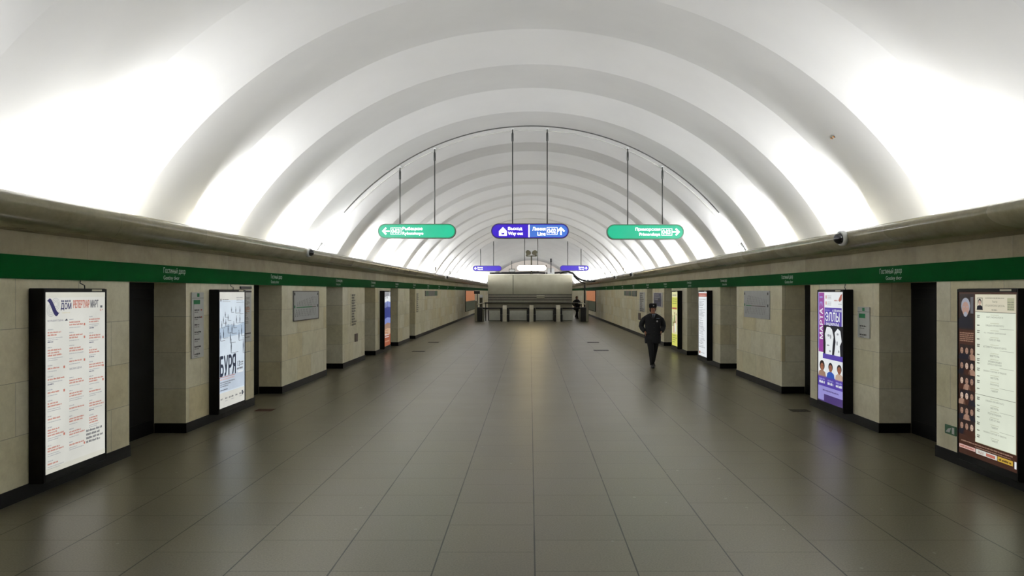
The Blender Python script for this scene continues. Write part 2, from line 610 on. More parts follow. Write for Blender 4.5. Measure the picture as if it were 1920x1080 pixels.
# ------------------------------------------------------------------ light boxes
LB_D = .147
def lightbox(s, ya, length, label, design, cable=True):
    """ya: the end of the box on the viewer's left"""
    y0 = ya if s < 0 else ya - length
    yc = y0 + length / 2
    e = thing('poster_lightbox', label, 'lightbox', (s * WM, yc, 0), ROT[s], 'backlit poster boxes on the walls')
    hl = length / 2
    q = MB()
    q.box(-hl, hl, -LB_D, .0, .13, 2.085, 'lightbox_black', .006)
    q.build('case', e)
    q = MB()
    pw, z0, z1, fr = length - .045, .215, 2.045, .0225
    for a in ((-hl, -hl + fr, .14, 2.08), (hl - fr, hl, .14, 2.08), (-hl + fr, hl - fr, .14, z0), (-hl + fr, hl - fr, z1, 2.08)):
        q.box(a[0], a[1], -LB_D - .012, -LB_D, a[2], a[3], 'lightbox_black', .003)
    q.build('frame', e)
    q = MB()
    q.box(hl - .28, hl - .1, -LB_D - .016, -LB_D - .012, 2.056, 2.075, 'steel_bright')
    q.build('maker_plate', e)
    q = MB()
    design(q, -pw / 2, z0, pw, z1 - z0, -LB_D - .003)
    q.build('poster', e)
    if cable:
        q = MB()
        xx = hl - .2
        q.tube([(xx, -.03, 2.08), (xx - .02, -.04, 2.12), (xx - .06, -.015, 2.145), (xx - .05, -.012, 2.172)], .006, 'black_plastic', 6)
        q.build('cable', e)
    return e
G = glow
G('lit_cream_top', (206, 205, 192)); G('lit_cream', (210, 210, 202)); G('lit_cream_warm', (206, 200, 178)); G('lit_red', (184, 110, 94)); G('lit_navy', (48, 46, 92)); G('lit_grey', (150, 152, 158))
G('lit_grey_dark', (92, 92, 98)); G('lit_ice', (206, 218, 228)); G('lit_ice_mid', (172, 190, 208)); G('lit_ice_low', (188, 200, 214)); G('lit_ink', (40, 48, 66))
G('lit_white', (226, 230, 232)); G('lit_brown', (62, 36, 26)); G('lit_brown_dark', (36, 26, 24)); G('lit_sepia', (150, 118, 100)); G('lit_sepia_light', (190, 164, 146))
G('lit_hair', (150, 154, 164)); G('lit_face', (168, 134, 120)); G('lit_paper', (218, 224, 206)); G('lit_paper_dark', (170, 170, 140)); G('lit_text', (110, 112, 100))
G('lit_yellow', (196, 160, 62)); G('lit_magenta', (146, 56, 146)); G('lit_violet', (82, 62, 160)); G('lit_violet_pale', (148, 142, 206)); G('lit_black', (24, 24, 34))
G('lit_skin', (150, 96, 72)); G('lit_blue', (46, 84, 176)); G('lit_hair_dark', (40, 28, 26)); G('lit_lemon', (206, 206, 96)); G('lit_lemon_pale', (218, 216, 168))
G('lit_green', (84, 110, 50)); G('lit_pink', (206, 168, 160)); G('lit_header', (170, 92, 78)); G('lit_deep_blue', (44, 56, 128)); G('lit_sky', (120, 132, 190))
G('lit_rust', (150, 78, 52)); G('lit_peach', (196, 160, 130)); G('lit_violet_dark', (70, 50, 112))

def lines(q, rnd, x, z, ww, n, hh, gap, mats, y):
    for i in range(n):
        q.words(x, z - i * gap, ww * rnd.uniform(.55, 1.0), hh, rnd.choice(mats), y, rnd)

def poster_repertoire(q, x, z, W, H, y):
    rnd = random.Random(3)
    L1 = y - .001
    q.rect(x, z, W, H, 'lit_cream', y)
    q.rect(x, z + H * .97, W, H * .03, 'lit_cream_top', L1)
    q.rect(x, z, W, H * .03, 'lit_cream_top', L1)
    # swirl emblem: ribbon with two sets of rings
    ex, ez, er = x + .125 * W, z + .925 * H - .015, .085 * W
    for dx, dz in ((.42, .35), (-.42, -.38)):
        for r in (.28, .48, .68):
            q.ringflat(ex + dx * er, ez + dz * er, r * er, r * er + .004, 'lit_grey', L1)
    pts = []
    for i in range(21):
        t = i / 20
        px = ex + (-1.05 + 2.1 * t) * er
        pz = ez + (math.cos(PI * (t * 1.28 - .02) - .25) * .85) * er
        wd = er * (.06 + .34 * math.sin(PI * t))
        pts.append((px, pz, wd))
    for i in range(20):
        a, b_ = pts[i], pts[i + 1]
        q.shape([(a[0] - .1 * er, a[1] - a[2]), (b_[0] - .1 * er, b_[1] - b_[2]), (b_[0] + .1 * er, b_[1] + b_[2]), (a[0] + .1 * er, a[1] + a[2])], 'lit_navy', L1 - .0005)
    q.words(x + .245 * W, z + .944 * H, .16 * W, .012 * H, 'lit_navy', L1, rnd)
    q.text('ДОМ', x + .24 * W, z + .897 * H, .165 * W, .042 * H, 'lit_navy', L1, bold=.03)
    q.words(x + .26 * W, z + .88 * H, .13 * W, .008 * H, 'lit_cream_warm', L1, rnd)
    q.text('РЕПЕРТУАР', x + .44 * W, z + .908 * H, .275 * W, .045 * H, 'lit_red', L1, bold=.03)
    q.text('МАРТ', x + .735 * W, z + .908 * H, .14 * W, .045 * H, 'lit_grey_dark', L1, bold=.03)
    q.rect(x + .91 * W, z + .905 * H, .04 * W, .014 * H, 'lit_grey_dark', L1)
    q.text('6+', x + .905 * W, z + .885 * H, .06 * W, .015 * H, 'lit_red', L1)
    q.text('БОЛЬШАЯ СЦЕНА', x + .04 * W, z + .835 * H, .24 * W, .012 * H, 'lit_navy', L1)
    q.shape([(x + .3 * W, z + .838 * H), (x + .35 * W, z + .838 * H), (x + .335 * W, z + .85 * H)], 'lit_ink', L1)
    q.text('МАЛАЯ СЦЕНА', x + .38 * W, z + .55 * H, .2 * W, .014 * H, 'lit_navy', L1)
    for c, x0 in enumerate((.04, .375, .71)):
        zz = (.79, .84, .85)[c]
        lim = (.06, .12, .24)[c]
        while zz > lim:
            if c == 1 and .53 < zz < .59:
                zz -= .05
                continue
            q.words(x + x0 * W, z + zz * H, W * rnd.uniform(.05, .09), .006 * H, 'lit_grey', L1, rnd)
            zz -= .017
            for _ in range(rnd.choice((1, 1, 2, 2, 3))):
                q.words(x + x0 * W, z + zz * H, W * rnd.uniform(.14, .27), .0085 * H, 'lit_red', L1, rnd)
                zz -= .0145
            for _ in range(rnd.choice((1, 2))):
                q.words(x + x0 * W, z + zz * H, W * rnd.uniform(.12, .25), .0045 * H, 'lit_grey', L1, rnd)
                zz -= .011
            if rnd.random() < .35:
                q.rect(x + (x0 + .24) * W, z + (zz + .02) * H, .025 * W, .014 * H, 'lit_red', L1)
            if rnd.random() < .25:
                q.words(x + x0 * W, z + zz * H, W * .09, .006 * H, 'lit_navy', L1, rnd)
                zz -= .012
            zz -= .018
    for i in range(4):
        q.words(x + .66 * W, z + (.165 - .022 * i) * H, W * (.3, .25, .31, .25)[i], .013 * H, 'lit_grey_dark', L1, rnd)

def poster_storm(q, x, z, W, H, y):
    rnd = random.Random(5)
    L1, L2 = y - .001, y - .002
    q.rect(x, z, W, H, 'lit_ice', y)
    q.rect(x, z + .93 * H, W, .07 * H, 'lit_cream', L1)
    q.shape([(x, z + .69 * H), (x + .35 * W, z + .715 * H), (x + .7 * W, z + .70 * H), (x + W, z + .725 * H), (x + W, z + .62 * H), (x, z + .6 * H)], 'lit_ice_mid', L1)
    q.rect(x, z + .14 * H, W, .14 * H, 'lit_ice_low', L1)
    q.disc(x + .06 * W, z + .93 * H, .018 * W, .013 * H, 'lit_ink', L2)
    q.words(x + .12 * W, z + .93 * H, .24 * W, .008 * H, 'lit_grey_dark', L2, rnd)
    q.words(x + .12 * W, z + .915 * H, .3 * W, .006 * H, 'lit_grey', L2, rnd)
    for i in range(2):
        q.words(x + .66 * W, z + (.945 - .022 * i) * H, .26 * W, .01 * H, 'lit_grey', L2, rnd)
    q.rect(x + .66 * W, z + .905 * H, .3 * W, .003 * H, 'lit_grey_dark', L2)
    figs = [(.46, .82, .05), (.63, .81, .06), (.8, .80, .07), (.22, .78, .05), (.33, .75, .055), (.09, .69, .06), (.15, .73, .06), (.24, .70, .065), (.55, .68, .06),
            (.66, .72, .07), (.8, .72, .075), (.33, .64, .08), (.48, .63, .09), (.05, .58, .075), (.16, .60, .08), (.76, .56, .1), (.87, .60, .1), (.41, .55, .1), (.45, .46, .13), (.94, .44, .15)]
    for fx, fz, fh in figs:
        a, b_, h = x + fx * W, z + fz * H, fh * H
        wd = .014 * W + .1 * h * .4
        q.shape([(a - wd * .3, b_), (a + wd * .3, b_), (a + wd, b_ + h * .45), (a + wd * .5, b_ + h * .8), (a, b_ + h * .82), (a - wd * .6, b_ + h * .5)], 'lit_ink', L2)
        q.disc(a, b_ + h * .9, wd * .4, h * .09, 'lit_ink', L2, 10)
        q.rect(a, b_ - .002 * H, fh * 2.2 * W, .0035 * H, 'lit_grey_dark', L2)
    q.text('БУРЯ', x + .03 * W, z + .275 * H, .6 * W, .17 * H, 'lit_ink', L2, bold=.03)
    q.rect(x + .01 * W, z + .262 * H, .6 * W, .005 * H, 'lit_red', L2)
    q.words(x + .03 * W, z + .24 * H, .55 * W, .012 * H, 'lit_pink', L2, rnd)
    for i in range(3):
        q.words(x + .04 * W, z + (.215 - .017 * i) * H, (.55, .4, .3)[i] * W, .009 * H, 'lit_grey_dark', L2, rnd)
    q.words(x + .04 * W, z + .15 * H, .28 * W, .009 * H, 'lit_ink', L2, rnd)
    q.text('13', x + .71 * W, z + .33 * H, .09 * W, .045 * H, 'lit_ink', L2, bold=.03)
    q.words(x + .82 * W, z + .355 * H, .13 * W, .012 * H, 'lit_grey_dark', L2, rnd)
    q.words(x + .82 * W, z + .335 * H, .13 * W, .01 * H, 'lit_grey_dark', L2, rnd)
    q.words(x + .68 * W, z + .30 * H, .27 * W, .018 * H, 'lit_grey_dark', L2, rnd)
    q.rect(x + .72 * W, z + .27 * H, .22 * W, .016 * H, 'lit_white', L2)
    q.rect(x, z, W, .13 * H, 'lit_cream', L1)
    for i, fx in enumerate((.05, .22, .36, .46, .62, .78, .9)):
        q.words(x + fx * W, z + .07 * H, .09 * W, .014 * H, 'lit_grey_dark', L2, rnd)
        if i % 2:
            q.words(x + fx * W, z + .05 * H, .1 * W, .007 * H, 'lit_grey', L2, rnd)
    q.rect(x + .88 * W, z + .06 * H, .05 * W, .04 * H, 'lit_ink', L2)

def poster_seaside(q, x, z, W, H, y):
    rnd = random.Random(9)
    L1, L2 = y - .001, y - .002
    bands = ['lit_rust', 'lit_rust', 'lit_peach', 'lit_sepia', 'lit_sky', 'lit_deep_blue', 'lit_deep_blue', 'lit_sky', 'lit_white', 'lit_grey']
    for i, k in enumerate(bands):
        z0 = z + H * i / 10
        pts = [(x, z0), (x + W, z0 + .01 * H), (x + W, z + H * min(1, (i + 1.1) / 10)), (x + .5 * W, z + H * min(1, (i + 1.3) / 10)), (x, z + H * min(1, (i + 1) / 10))]
        q.shape(pts, k, y - .0001 * (10 - i))
    for i in range(8):
        a, b_ = x + rnd.uniform(.05, .85) * W, z + rnd.uniform(.6, .9) * H
        q.shape([(a, b_), (a + .06 * W, b_ + .01 * H), (a + .12 * W, b_ + .12 * H), (a + .05 * W, b_ + .09 * H)], rnd.choice(['lit_ink', 'lit_white', 'lit_grey_dark']), L2)
    for i in range(6):
        q.words(x + .08 * W, z + (.28 - .04 * i) * H, W * rnd.uniform(.4, .8), .018 * H, rnd.choice(['lit_peach', 'lit_white', 'lit_rust']), L2, rnd)

def head(q, cx, cz, w_, h_, hair, face, cloth, y, long_hair=False):
    q.shape([(cx - w_ * 1.1, cz - h_ * 1.5), (cx + w_ * 1.1, cz - h_ * 1.5), (cx + w_ * .9, cz - h_ * .8), (cx + w_ * .35, cz - h_ * .55), (cx - w_ * .35, cz - h_ * .55), (cx - w_ * .9, cz - h_ * .8)], cloth, y)
    q.disc(cx, cz + h_ * .12, w_ * (.72 if long_hair else .6), h_ * (.72 if long_hair else .6), hair, y - .0003, 14)
    q.disc(cx, cz - h_ * .08, w_ * .46, h_ * .52, face, y - .0006, 14)
    q.rect(cx - w_ * .3, cz + h_ * .02, w_ * .2, h_ * .06, hair, y - .0009)
    q.rect(cx + w_ * .1, cz + h_ * .02, w_ * .2, h_ * .06, hair, y - .0009)
    q.rect(cx - w_ * .14, cz - h_ * .36, w_ * .28, h_ * .05, hair, y - .0009)

def poster_school(q, x, z, W, H, y):
    rnd = random.Random(11)
    L1, L2, L3 = y - .001, y - .002, y - .003
    q.rect(x, z, W, H, 'lit_brown', y)
    # portrait of a grey-haired man at the top left
    q.rect(x + .01 * W, z + .77 * H, .27 * W, .22 * H, 'lit_brown_dark', L1)
    q.rect(x + .22 * W, z + .87 * H, .05 * W, .1 * H, 'lit_grey_dark', L1 - .0002)
    head(q, x + .13 * W, z + .905 * H, .14 * W, .085 * H, 'lit_hair', 'lit_face', 'lit_black', L2)
    q.disc(x + .13 * W, z + .864 * H, .035 * W, .015 * H, 'lit_hair', L3)
    for i in range(5):
        q.words(x + .02 * W, z + (.745 - .012 * i) * H, .26 * W, .007 * H, 'lit_sepia', L2, rnd)
    # six rows of small sepia portraits
    for r in range(6):
        q.rect(x + .015 * W, z + (.595 - .093 * r) * H, .275 * W, .082 * H, 'lit_brown_dark', L1)
        for c in range(3):
            px = x + (.06 + .093 * c) * W
            pz = z + (.642 - .093 * r) * H
            head(q, px, pz, .062 * W, .038 * H, rnd.choice(['lit_black', 'lit_brown_dark', 'lit_hair_dark']), rnd.choice(['lit_sepia', 'lit_sepia_light']), rnd.choice(['lit_brown', 'lit_sepia', 'lit_black']), L2, rnd.random() < .7)
    # cream programme sheet
    px, pw, pz, ph = x + .31 * W, .665 * W, z + .1 * H, .885 * H
    q.rect(px - .006 * W, pz - .003 * H, pw + .012 * W, ph + .006 * H, 'lit_paper_dark', L1)
    q.rect(px, pz, pw, ph, 'lit_paper', L2)
    q.rect(px, pz + ph * .885, pw, ph * .115, 'lit_cream_warm', L2 - .0003)
    q.rect(px, pz + ph * .882, pw, ph * .004, 'lit_text', L3)
    q.rect(px + .03 * W, pz + ph * .9, .1 * W, ph * .08, 'lit_text', L3)
    q.rect(px + .038 * W, pz + ph * .907, .084 * W, ph * .068, 'lit_cream_warm', L3 - .0003)
    head(q, px + .08 * W, pz + ph * .948, .05 * W, .03 * H, 'lit_black', 'lit_sepia_light', 'lit_black', L3 - .0006)
    q.rect(px + pw - .13 * W, pz + ph * .9, .11 * W, ph * .08, 'lit_paper_dark', L3)
    for i in range(4):
        q.words(px + pw - .125 * W, pz + ph * (.905 + .015 * i), .1 * W, ph * .006, 'lit_text', L3 - .0004, rnd)
    cxm = px + pw * .5
    def ct(s, zf, wf, hf, mat='lit_text'):
        q.text(s, cxm - wf * W / 2, pz + ph * zf, wf * W, ph * hf, mat, L3 - .0004)
    q.words(cxm - .16 * W, pz + ph * .975, .32 * W, ph * .006, 'lit_text', L3 - .0004, rnd)
    ct('Театр', .945, .09, .016)
    ct('«ПУШКИНСКАЯ ШКОЛА»', .922, .33, .013)
    q.words(cxm - .05 * W, pz + ph * .897, .1 * W, ph * .007, 'lit_text', L3 - .0004, rnd)
    rows = [('БАЛ, МОНОЛОГИ', .845, .27), ('СВАДЬБА КРЕЧИНСКОГО', .79, .30), ('А.С. ПУШКИН. ДУБРОВСКИЙ', .742, .36), ('ГОРЕ ОТ УМА', .697, .18), ('ИСТОРИЯ ПУГАЧЕВСКОГО БУНТА', .648, .38),
            ('МЕТЕЛЬ', .592, .15), ('ХРОНИКА ВРЕМЕН', .553, .22), ('БОРИСА ГОДУНОВА', .535, .23), ('СКАЗКА О САЛТАНЕ И ГВИДОНЕ', .487, .38), ('МЕТЕЛЬ', .447, .13),
            ('МАСКАРАД', .404, .14), ('ГАМЛЕТ', .362, .11), ('СВАДЬБА КРЕЧИНСКОГО', .29, .30), ('МЕТЕЛЬ', .248, .13), ('ПОЭТЫ ПУШКИНА', .21, .22), ('ГОРЕ ОТ УМА', .17, .17),
            ('ГАМЛЕТ', .122, .11), ('СКАЗКА О САЛТАНЕ И ГВИДОНЕ', .08, .38), ('ГАМЛЕТ', .035, .11)]
    for i, (s, zf, wf) in enumerate(rows):
        ct(s, zf, wf, .0125)
        if 'ГОДУНОВА' not in s:
            q.words(cxm - .07 * W, pz + ph * (zf + .02), .14 * W, ph * .004, 'lit_paper_dark', L3, rnd)
        q.rect(px + .03 * W, pz + ph * zf, .045 * W, ph * .007, 'lit_text', L3)
        if i % 2 == 0:
            q.rect(px + .03 * W, pz + ph * (zf + .012), .05 * W, ph * .006, 'lit_text', L3)
        if i % 3 == 1:
            q.rect(px + pw * .62, pz + ph * (zf - .012), pw * .34, ph * .0016, 'lit_text', L3)
    q.rect(px, pz + ph * .325, pw, ph * .003, 'lit_text', L3)
    # strips at the foot
    q.words(x + .05 * W, z + .078 * H, .88 * W, .008 * H, 'lit_sepia', L2, rnd)
    q.words(x + .3 * W, z + .064 * H, .6 * W, .006 * H, 'lit_sepia', L2, rnd)
    q.rect(x + .01 * W, z + .035 * H, .3 * W, .022 * H, 'lit_pink', L2)
    q.words(x + .03 * W, z + .041 * H, .25 * W, .01 * H, 'lit_rust', L3, rnd)
    q.rect(x + .32 * W, z + .03 * H, .36 * W, .028 * H, 'lit_cream', L2)
    q.text('МАХ', x + .36 * W, z + .035 * H, .1 * W, .016 * H, 'lit_rust', L3)
    q.rect(x + .5 * W, z + .034 * H, .15 * W, .018 * H, 'lit_red', L3)
    q.rect(x + .69 * W, z + .03 * H, .24 * W, .028 * H, 'lit_yellow', L2)
    q.words(x + .71 * W, z + .037 * H, .2 * W, .012 * H, 'lit_brown', L3, rnd)
    q.rect(x + .955 * W, z + .02 * H, .03 * W, .04 * H, 'lit_white', L2)

def poster_concert(q, x, z, W, H, y):
    rnd = random.Random(13)
    L1, L2, L3 = y - .001, y - .002, y - .003
    q.rect(x, z, W, H, 'lit_white', y)
    q.rect(x + .02 * W, z + .45 * H, .24 * W, .545 * H, 'lit_magenta', L1)
    q.rect(x, z + .48 * H, .035 * W, .52 * H, 'lit_violet_pale', L2)
    q.text('МАРТА', x + .07 * W, z + .57 * H, .13 * W, .28 * H, 'lit_white', L2, 90, bold=.03)
    q.text('31', x + .07 * W, z + .87 * H, .12 * W, .09 * H, 'lit_violet_pale', L2, 90, bold=.03)
    for i in range(2):
        q.rect(x + .32 * W, z + (.94 - .055 * i) * H, .035 * W, .03 * H, 'lit_red', L2)
        for j in range(3):
            q.words(x + .39 * W, z + (.962 - .055 * i - .013 * j) * H, .16 * W, .006 * H, 'lit_grey', L2, rnd)
    q.shape([(x + .82 * W, z + .925 * H), (x + .9 * W, z + .97 * H), (x + .97 * W, z + .985 * H), (x + .95 * W, z + .93 * H), (x + .88 * W, z + .915 * H)], 'lit_header', L2)
    q.words(x + .66 * W, z + .92 * H, .15 * W, .012 * H, 'lit_header', L2, rnd)
    q.words(x + .82 * W, z + .89 * H, .14 * W, .007 * H, 'lit_grey', L2, rnd)
    q.rect(x + .27 * W, z + .68 * H, .68 * W, .18 * H, 'lit_violet', L1)
    q.words(x + .29 * W, z + .832 * H, .2 * W, .009 * H, 'lit_violet_pale', L2, rnd)
    q.text('к 100-летию', x + .6 * W, z + .825 * H, .34 * W, .022 * H, 'lit_white', L2, bold=.03)
    q.text('ЭЛЛЫ', x + .31 * W, z + .738 * H, .56 * W, .08 * H, 'lit_white', L2, bold=.03)
    q.text('ФИЦДЖЕРАЛЬД', x + .33 * W, z + .698 * H, .52 * W, .028 * H, 'lit_white', L2, bold=.03)
    # black panel with two pale singing figures
    q.rect(x + .22 * W, z + .43 * H, .78 * W, .27 * H, 'lit_black', L1 - .0003)
    q.shape([(x + .2 * W, z + .395 * H), (x + W, z + .395 * H), (x + W, z + .44 * H), (x + .2 * W, z + .44 * H)], 'lit_violet', L1 - .0005)
    q.shape([(x + .31 * W, z + .44 * H), (x + .58 * W, z + .44 * H), (x + .6 * W, z + .52 * H), (x + .64 * W, z + .6 * H), (x + .58 * W, z + .665 * H), (x + .5 * W, z + .685 * H), (x + .36 * W, z + .685 * H), (x + .29 * W, z + .62 * H), (x + .32 * W, z + .54 * H)], 'lit_white', L2)
    q.shape([(x + .66 * W, z + .44 * H), (x + .9 * W, z + .44 * H), (x + .88 * W, z + .53 * H), (x + .95 * W, z + .57 * H), (x + .9 * W, z + .66 * H), (x + .8 * W, z + .68 * H), (x + .68 * W, z + .64 * H), (x + .72 * W, z + .56 * H)], 'lit_white', L2)
    for (a, b_, r1, r2) in ((.44, .61, .05, .012), (.52, .6, .03, .02), (.42, .52, .06, .008), (.5, .47, .04, .01), (.8, .63, .04, .01), (.78, .55, .03, .02), (.84, .48, .03, .012)):
        q.disc(x + a * W, z + b_ * H, r1 * W, r2 * H, 'lit_grey', L3, 10)
    # three portraits on white
    q.rect(x + .01 * W, z + .22 * H, .98 * W, .175 * H, 'lit_white', L1)
    for i, (cx_, hr, fc, cl) in enumerate(((.17, 'lit_hair_dark', 'lit_skin', 'lit_sepia'), (.52, 'lit_black', 'lit_skin', 'lit_blue'), (.86, 'lit_hair_dark', 'lit_skin', 'lit_sepia_light'))):
        head(q, x + cx_ * W, z + .32 * H, .15 * W, .065 * H, hr, fc, cl, L2, i == 0)
    q.rect(x, z + .14 * H, W, .09 * H, 'lit_violet', L2)
    q.rect(x, z + .205 * H, W, .03 * H, 'lit_violet_pale', L2 + .0003)
    for cx_ in (.05, .4, .73):
        q.words(x + cx_ * W, z + .195 * H, .24 * W, .016 * H, 'lit_violet_pale', L3, rnd)
        q.words(x + cx_ * W, z + .165 * H, .24 * W, .022 * H, 'lit_white', L3, rnd)
    q.rect(x, z + .07 * H, W, .07 * H, 'lit_violet_pale', L2)
    q.words(x + .2 * W, z + .1 * H, .65 * W, .013 * H, 'lit_violet_dark', L3, rnd)
    q.rect(x, z, W, .07 * H, 'lit_violet_dark', L2)
    q.rect(x, z + .01 * H, .25 * W, .07 * H, 'lit_violet_pale', L3)

def poster_list(q, x, z, W, H, y):
    rnd = random.Random(17)
    q.rect(x, z, W, H, 'lit_white', y)
    q.rect(x, z + .925 * H, W, .055 * H, 'lit_header', y - .001)
    q.words(x + .08 * W, z + .94 * H, .75 * W, .018 * H, 'lit_pink', y - .002, rnd)
    zz = .88
    while zz > .12:
        q.words(x + .06 * W, z + zz * H, W * rnd.uniform(.35, .8), .011 * H, rnd.choice(['lit_grey', 'lit_grey_dark', 'lit_grey']), y - .001, rnd)
        zz -= rnd.choice((.02, .02, .034))
    q.rect(x + .06 * W, z + .03 * H, .16 * W, .04 * H, 'lit_rust', y - .001)
    q.words(x + .3 * W, z + .045 * H, .4 * W, .014 * H, 'lit_grey', y - .001, rnd)

def poster_yellow(q, x, z, W, H, y):
    rnd = random.Random(19)
    L1, L2 = y - .001, y - .002
    q.rect(x, z, W, H, 'lit_lemon', y)
    q.rect(x, z + .9 * H, W, .1 * H, 'lit_lemon_pale', L1)
    q.words(x + .1 * W, z + .93 * H, .7 * W, .02 * H, 'lit_grey_dark', L2, rnd)
    for i in range(3):
        q.words(x + .1 * W, z + (.86 - .04 * i) * H, .75 * W, .016 * H, 'lit_green', L2, rnd)
    q.rect(x + .05 * W, z + .68 * H, .8 * W, .03 * H, 'lit_header', L1)
    q.rect(x, z + .22 * H, W, .45 * H, 'lit_lemon_pale', L1)
    for a, b_, k in ((.18, .46, 'lit_green'), (.5, .52, 'lit_green'), (.78, .5, 'lit_pink'), (.32, .34, 'lit_pink'), (.62, .36, 'lit_white')):
        q.shape([(x + (a - .08) * W, z + (b_ - .1) * H), (x + (a + .08) * W, z + (b_ - .1) * H), (x + (a + .1) * W, z + b_ * H), (x + (a + .03) * W, z + (b_ + .07) * H), (x + (a - .05) * W, z + (b_ + .05) * H)], k, L2)
        q.disc(x + a * W, z + (b_ + .085) * H, .06 * W, .022 * H, 'lit_skin', L2, 10)
    for i in range(4):
        q.words(x + .1 * W, z + (.18 - .04 * i) * H, W * rnd.uniform(.4, .8), .018 * H, 'lit_green', L2, rnd)

lightbox(-1, 7.17, 1.06, 'tall backlit theatre programme headed in brick red, nearest lightbox on the left wall', poster_repertoire)
lightbox(-1, 11.2, 1.04, 'backlit ice-blue poster with dark figures and big navy letters, second lightbox on left wall', poster_storm)
lightbox(-1, 23.94, 1.06, 'far narrow-looking lightbox with blue and rust poster on the left wall', poster_seaside, False)
lightbox(1, 8.28, 1.04, 'brown lightbox poster with grey-haired portrait and cream programme sheet, nearest on the right wall', poster_school, False)
lightbox(1, 12.31, 1.02, 'purple and white concert poster in a lightbox, second on the right wall', poster_concert)
lightbox(1, 21.03, 1.03, 'white text-only poster with red header in lightbox on right wall', poster_list, False)
lightbox(1, 24.99, 1.0, 'yellow backlit poster behind the walking officer on right wall', poster_yellow, False)

# ------------------------------------------------------------------ wall signs and plates
def wall_panel(s, ya, yb, z0, z1, name, label, cat, draw, base='panel_white', d=.02, group=None, framed=None):
    e = thing(name, label, cat, (s * WM, (ya + yb) / 2, z0), ROT[s], group)
    hl, h = abs(yb - ya) / 2, z1 - z0
    q = MB()
    q.box(-hl, hl, -d, .0, 0, h, base, .003)
    q.build('board', e)
    if framed:
        q = MB()
        fw = .02
        for a in ((-hl, hl, 0, fw), (-hl, hl, h - fw, h), (-hl, -hl + fw, 0, h), (hl - fw, hl, 0, h)):
            q.box(a[0], a[1], -d - .006, -d + .002, a[2], a[3], framed)
        q.build('frame', e)
    if draw:
        q = MB()
        draw(q, -hl, 0, 2 * hl, h, -d - .0015)
        q.build('print', e)
    return e
def draw_stations(nrows, green=True):
    def d(q, x, z, W, H, y):
        rnd = random.Random(21 + nrows)
        q.rect(x, z + H * .91 if nrows > 3 else z + H * .84, W, .006, 'ink_grey', y)
        top = .93 if nrows > 3 else .87
        q.rect(x + .42 * W, z + H * top, .2 * W, H * (.055 if nrows > 3 else .1), 'ink_green', y)
        q.rect(x + .12 * W, z + H * (.82 if nrows > 3 else .64), .55 * W, H * (.065 if nrows > 3 else .14), 'ink_green', y)
        q.rect(x + .12 * W, z + H * .05, .012, H * .78, 'ink_green' if nrows < 4 else 'ink_grey', y)
        for i in range(nrows):
            zz = z + H * ((.72 - .67 * i / (nrows - 1)) if nrows > 3 else (.36 - .28 * i))
            hh = H * (.022 if nrows > 3 else .05)
            q.words(x + .2 * W, zz, W * rnd.uniform(.4, .6), hh, 'ink_black', y, rnd, .95)
            q.words(x + .2 * W, zz - hh * 1.3, W * rnd.uniform(.3, .45), hh * .7, 'ink_grey', y, rnd)
            if nrows > 3 and i in (0, 1):
                q.rect(x + .72 * W, zz, .12 * W, hh, 'ink_red', y)
    return d
wall_panel(-1, 10.6, 10.98, 1.06, 2.04, 'station_list_sign', 'tall white station list with green heading left of the ice-blue poster', 'sign', draw_stations(7))
wall_panel(1, 10.72, 11.1, 1.35, 1.82, 'station_list_sign', 'short white station list with green heading right of the purple poster', 'sign', draw_stations(2))
def draw_scheme(q, x, z, W, H, y):
    rnd = random.Random(31)
    q.rect(x, z + .955 * H, W, .03 * H, 'ink_black', y)
    for i in range(22):
        zz = z + (.9 - .026 * i) * H
        q.words(x + .12 * W, zz, W * rnd.uniform(.25, .7), .012 * H, rnd.choice(['ink_brown', 'ink_grey', 'ink_black']), y, rnd)
    for i in range(5):
        q.words(x + .1 * W, z + (.66 - .02 * i) * H, W * rnd.uniform(.4, .8), .013 * H, 'ink_orange', y, rnd)
    q.rect(x + .02 * W, z + .15 * H, .9 * W, .02 * H, 'ink_black', y)
    q.words(x + .2 * W, z + .08 * H, .6 * W, .02 * H, 'ink_brown', y, rnd)
wall_panel(-1, 12.42, 12.86, 1.17, 2.08, 'information_sheet', 'narrow white information sheet with black bars at right edge of ice-blue poster', 'sign', draw_scheme)
wall_panel(-1, 12.38, 12.86, 2.10, 2.145, 'black_name_strip', 'short black strip on the wall above the narrow information sheet', 'sign', None, 'black_plastic', .03)
def draw_line_map(flip):
    def d(q, x, z, W, H, y):
        rnd = random.Random(41)
        n = 13
        z0 = z + H * .43
        q.rect(x + .1 * W, z0, W * (.62 if not flip else .22), .022, 'ink_green', y - .0005)
        q.rect(x + (.72 if not flip else .32) * W, z0, W * (.16 if not flip else .55), .018, 'ink_brown', y - .0005)
        for i in range(n):
            fx = .12 + .062 * i
            strong = (fx < .72) if not flip else (fx < .35)
            k = 'ink_black' if strong else 'ink_grey'
            up = (.14 + .19 * min(i, 9) / 9) * H if not flip else (.36 - .16 * i / n) * H
            dn = .25 * H
            for sg, ln in ((1, up), (-1, dn)):
                a = x + (fx + .012 * sg) * W
                zb = z0 + (.04 if sg > 0 else -.03)
                dx = sg * ln * .45
                for part in range(4):
                    t0, t1 = part / 4, part / 4 + .2
                    q.shape([(a + dx * t0 - .008, zb + sg * ln * t0), (a + dx * t0 + .012, zb + sg * ln * t0), (a + dx * t1 + .012, zb + sg * ln * t1), (a + dx * t1 - .008, zb + sg * ln * t1)][::sg], k, y)
        for fx in (.02, .93):
            for zz in (.85, .43):
                q.rect(x + fx * W, z + zz * H, .04 * W, .09 * H, 'ink_green' if (fx < .5 and zz < .5) else 'ink_black', y)
    return d
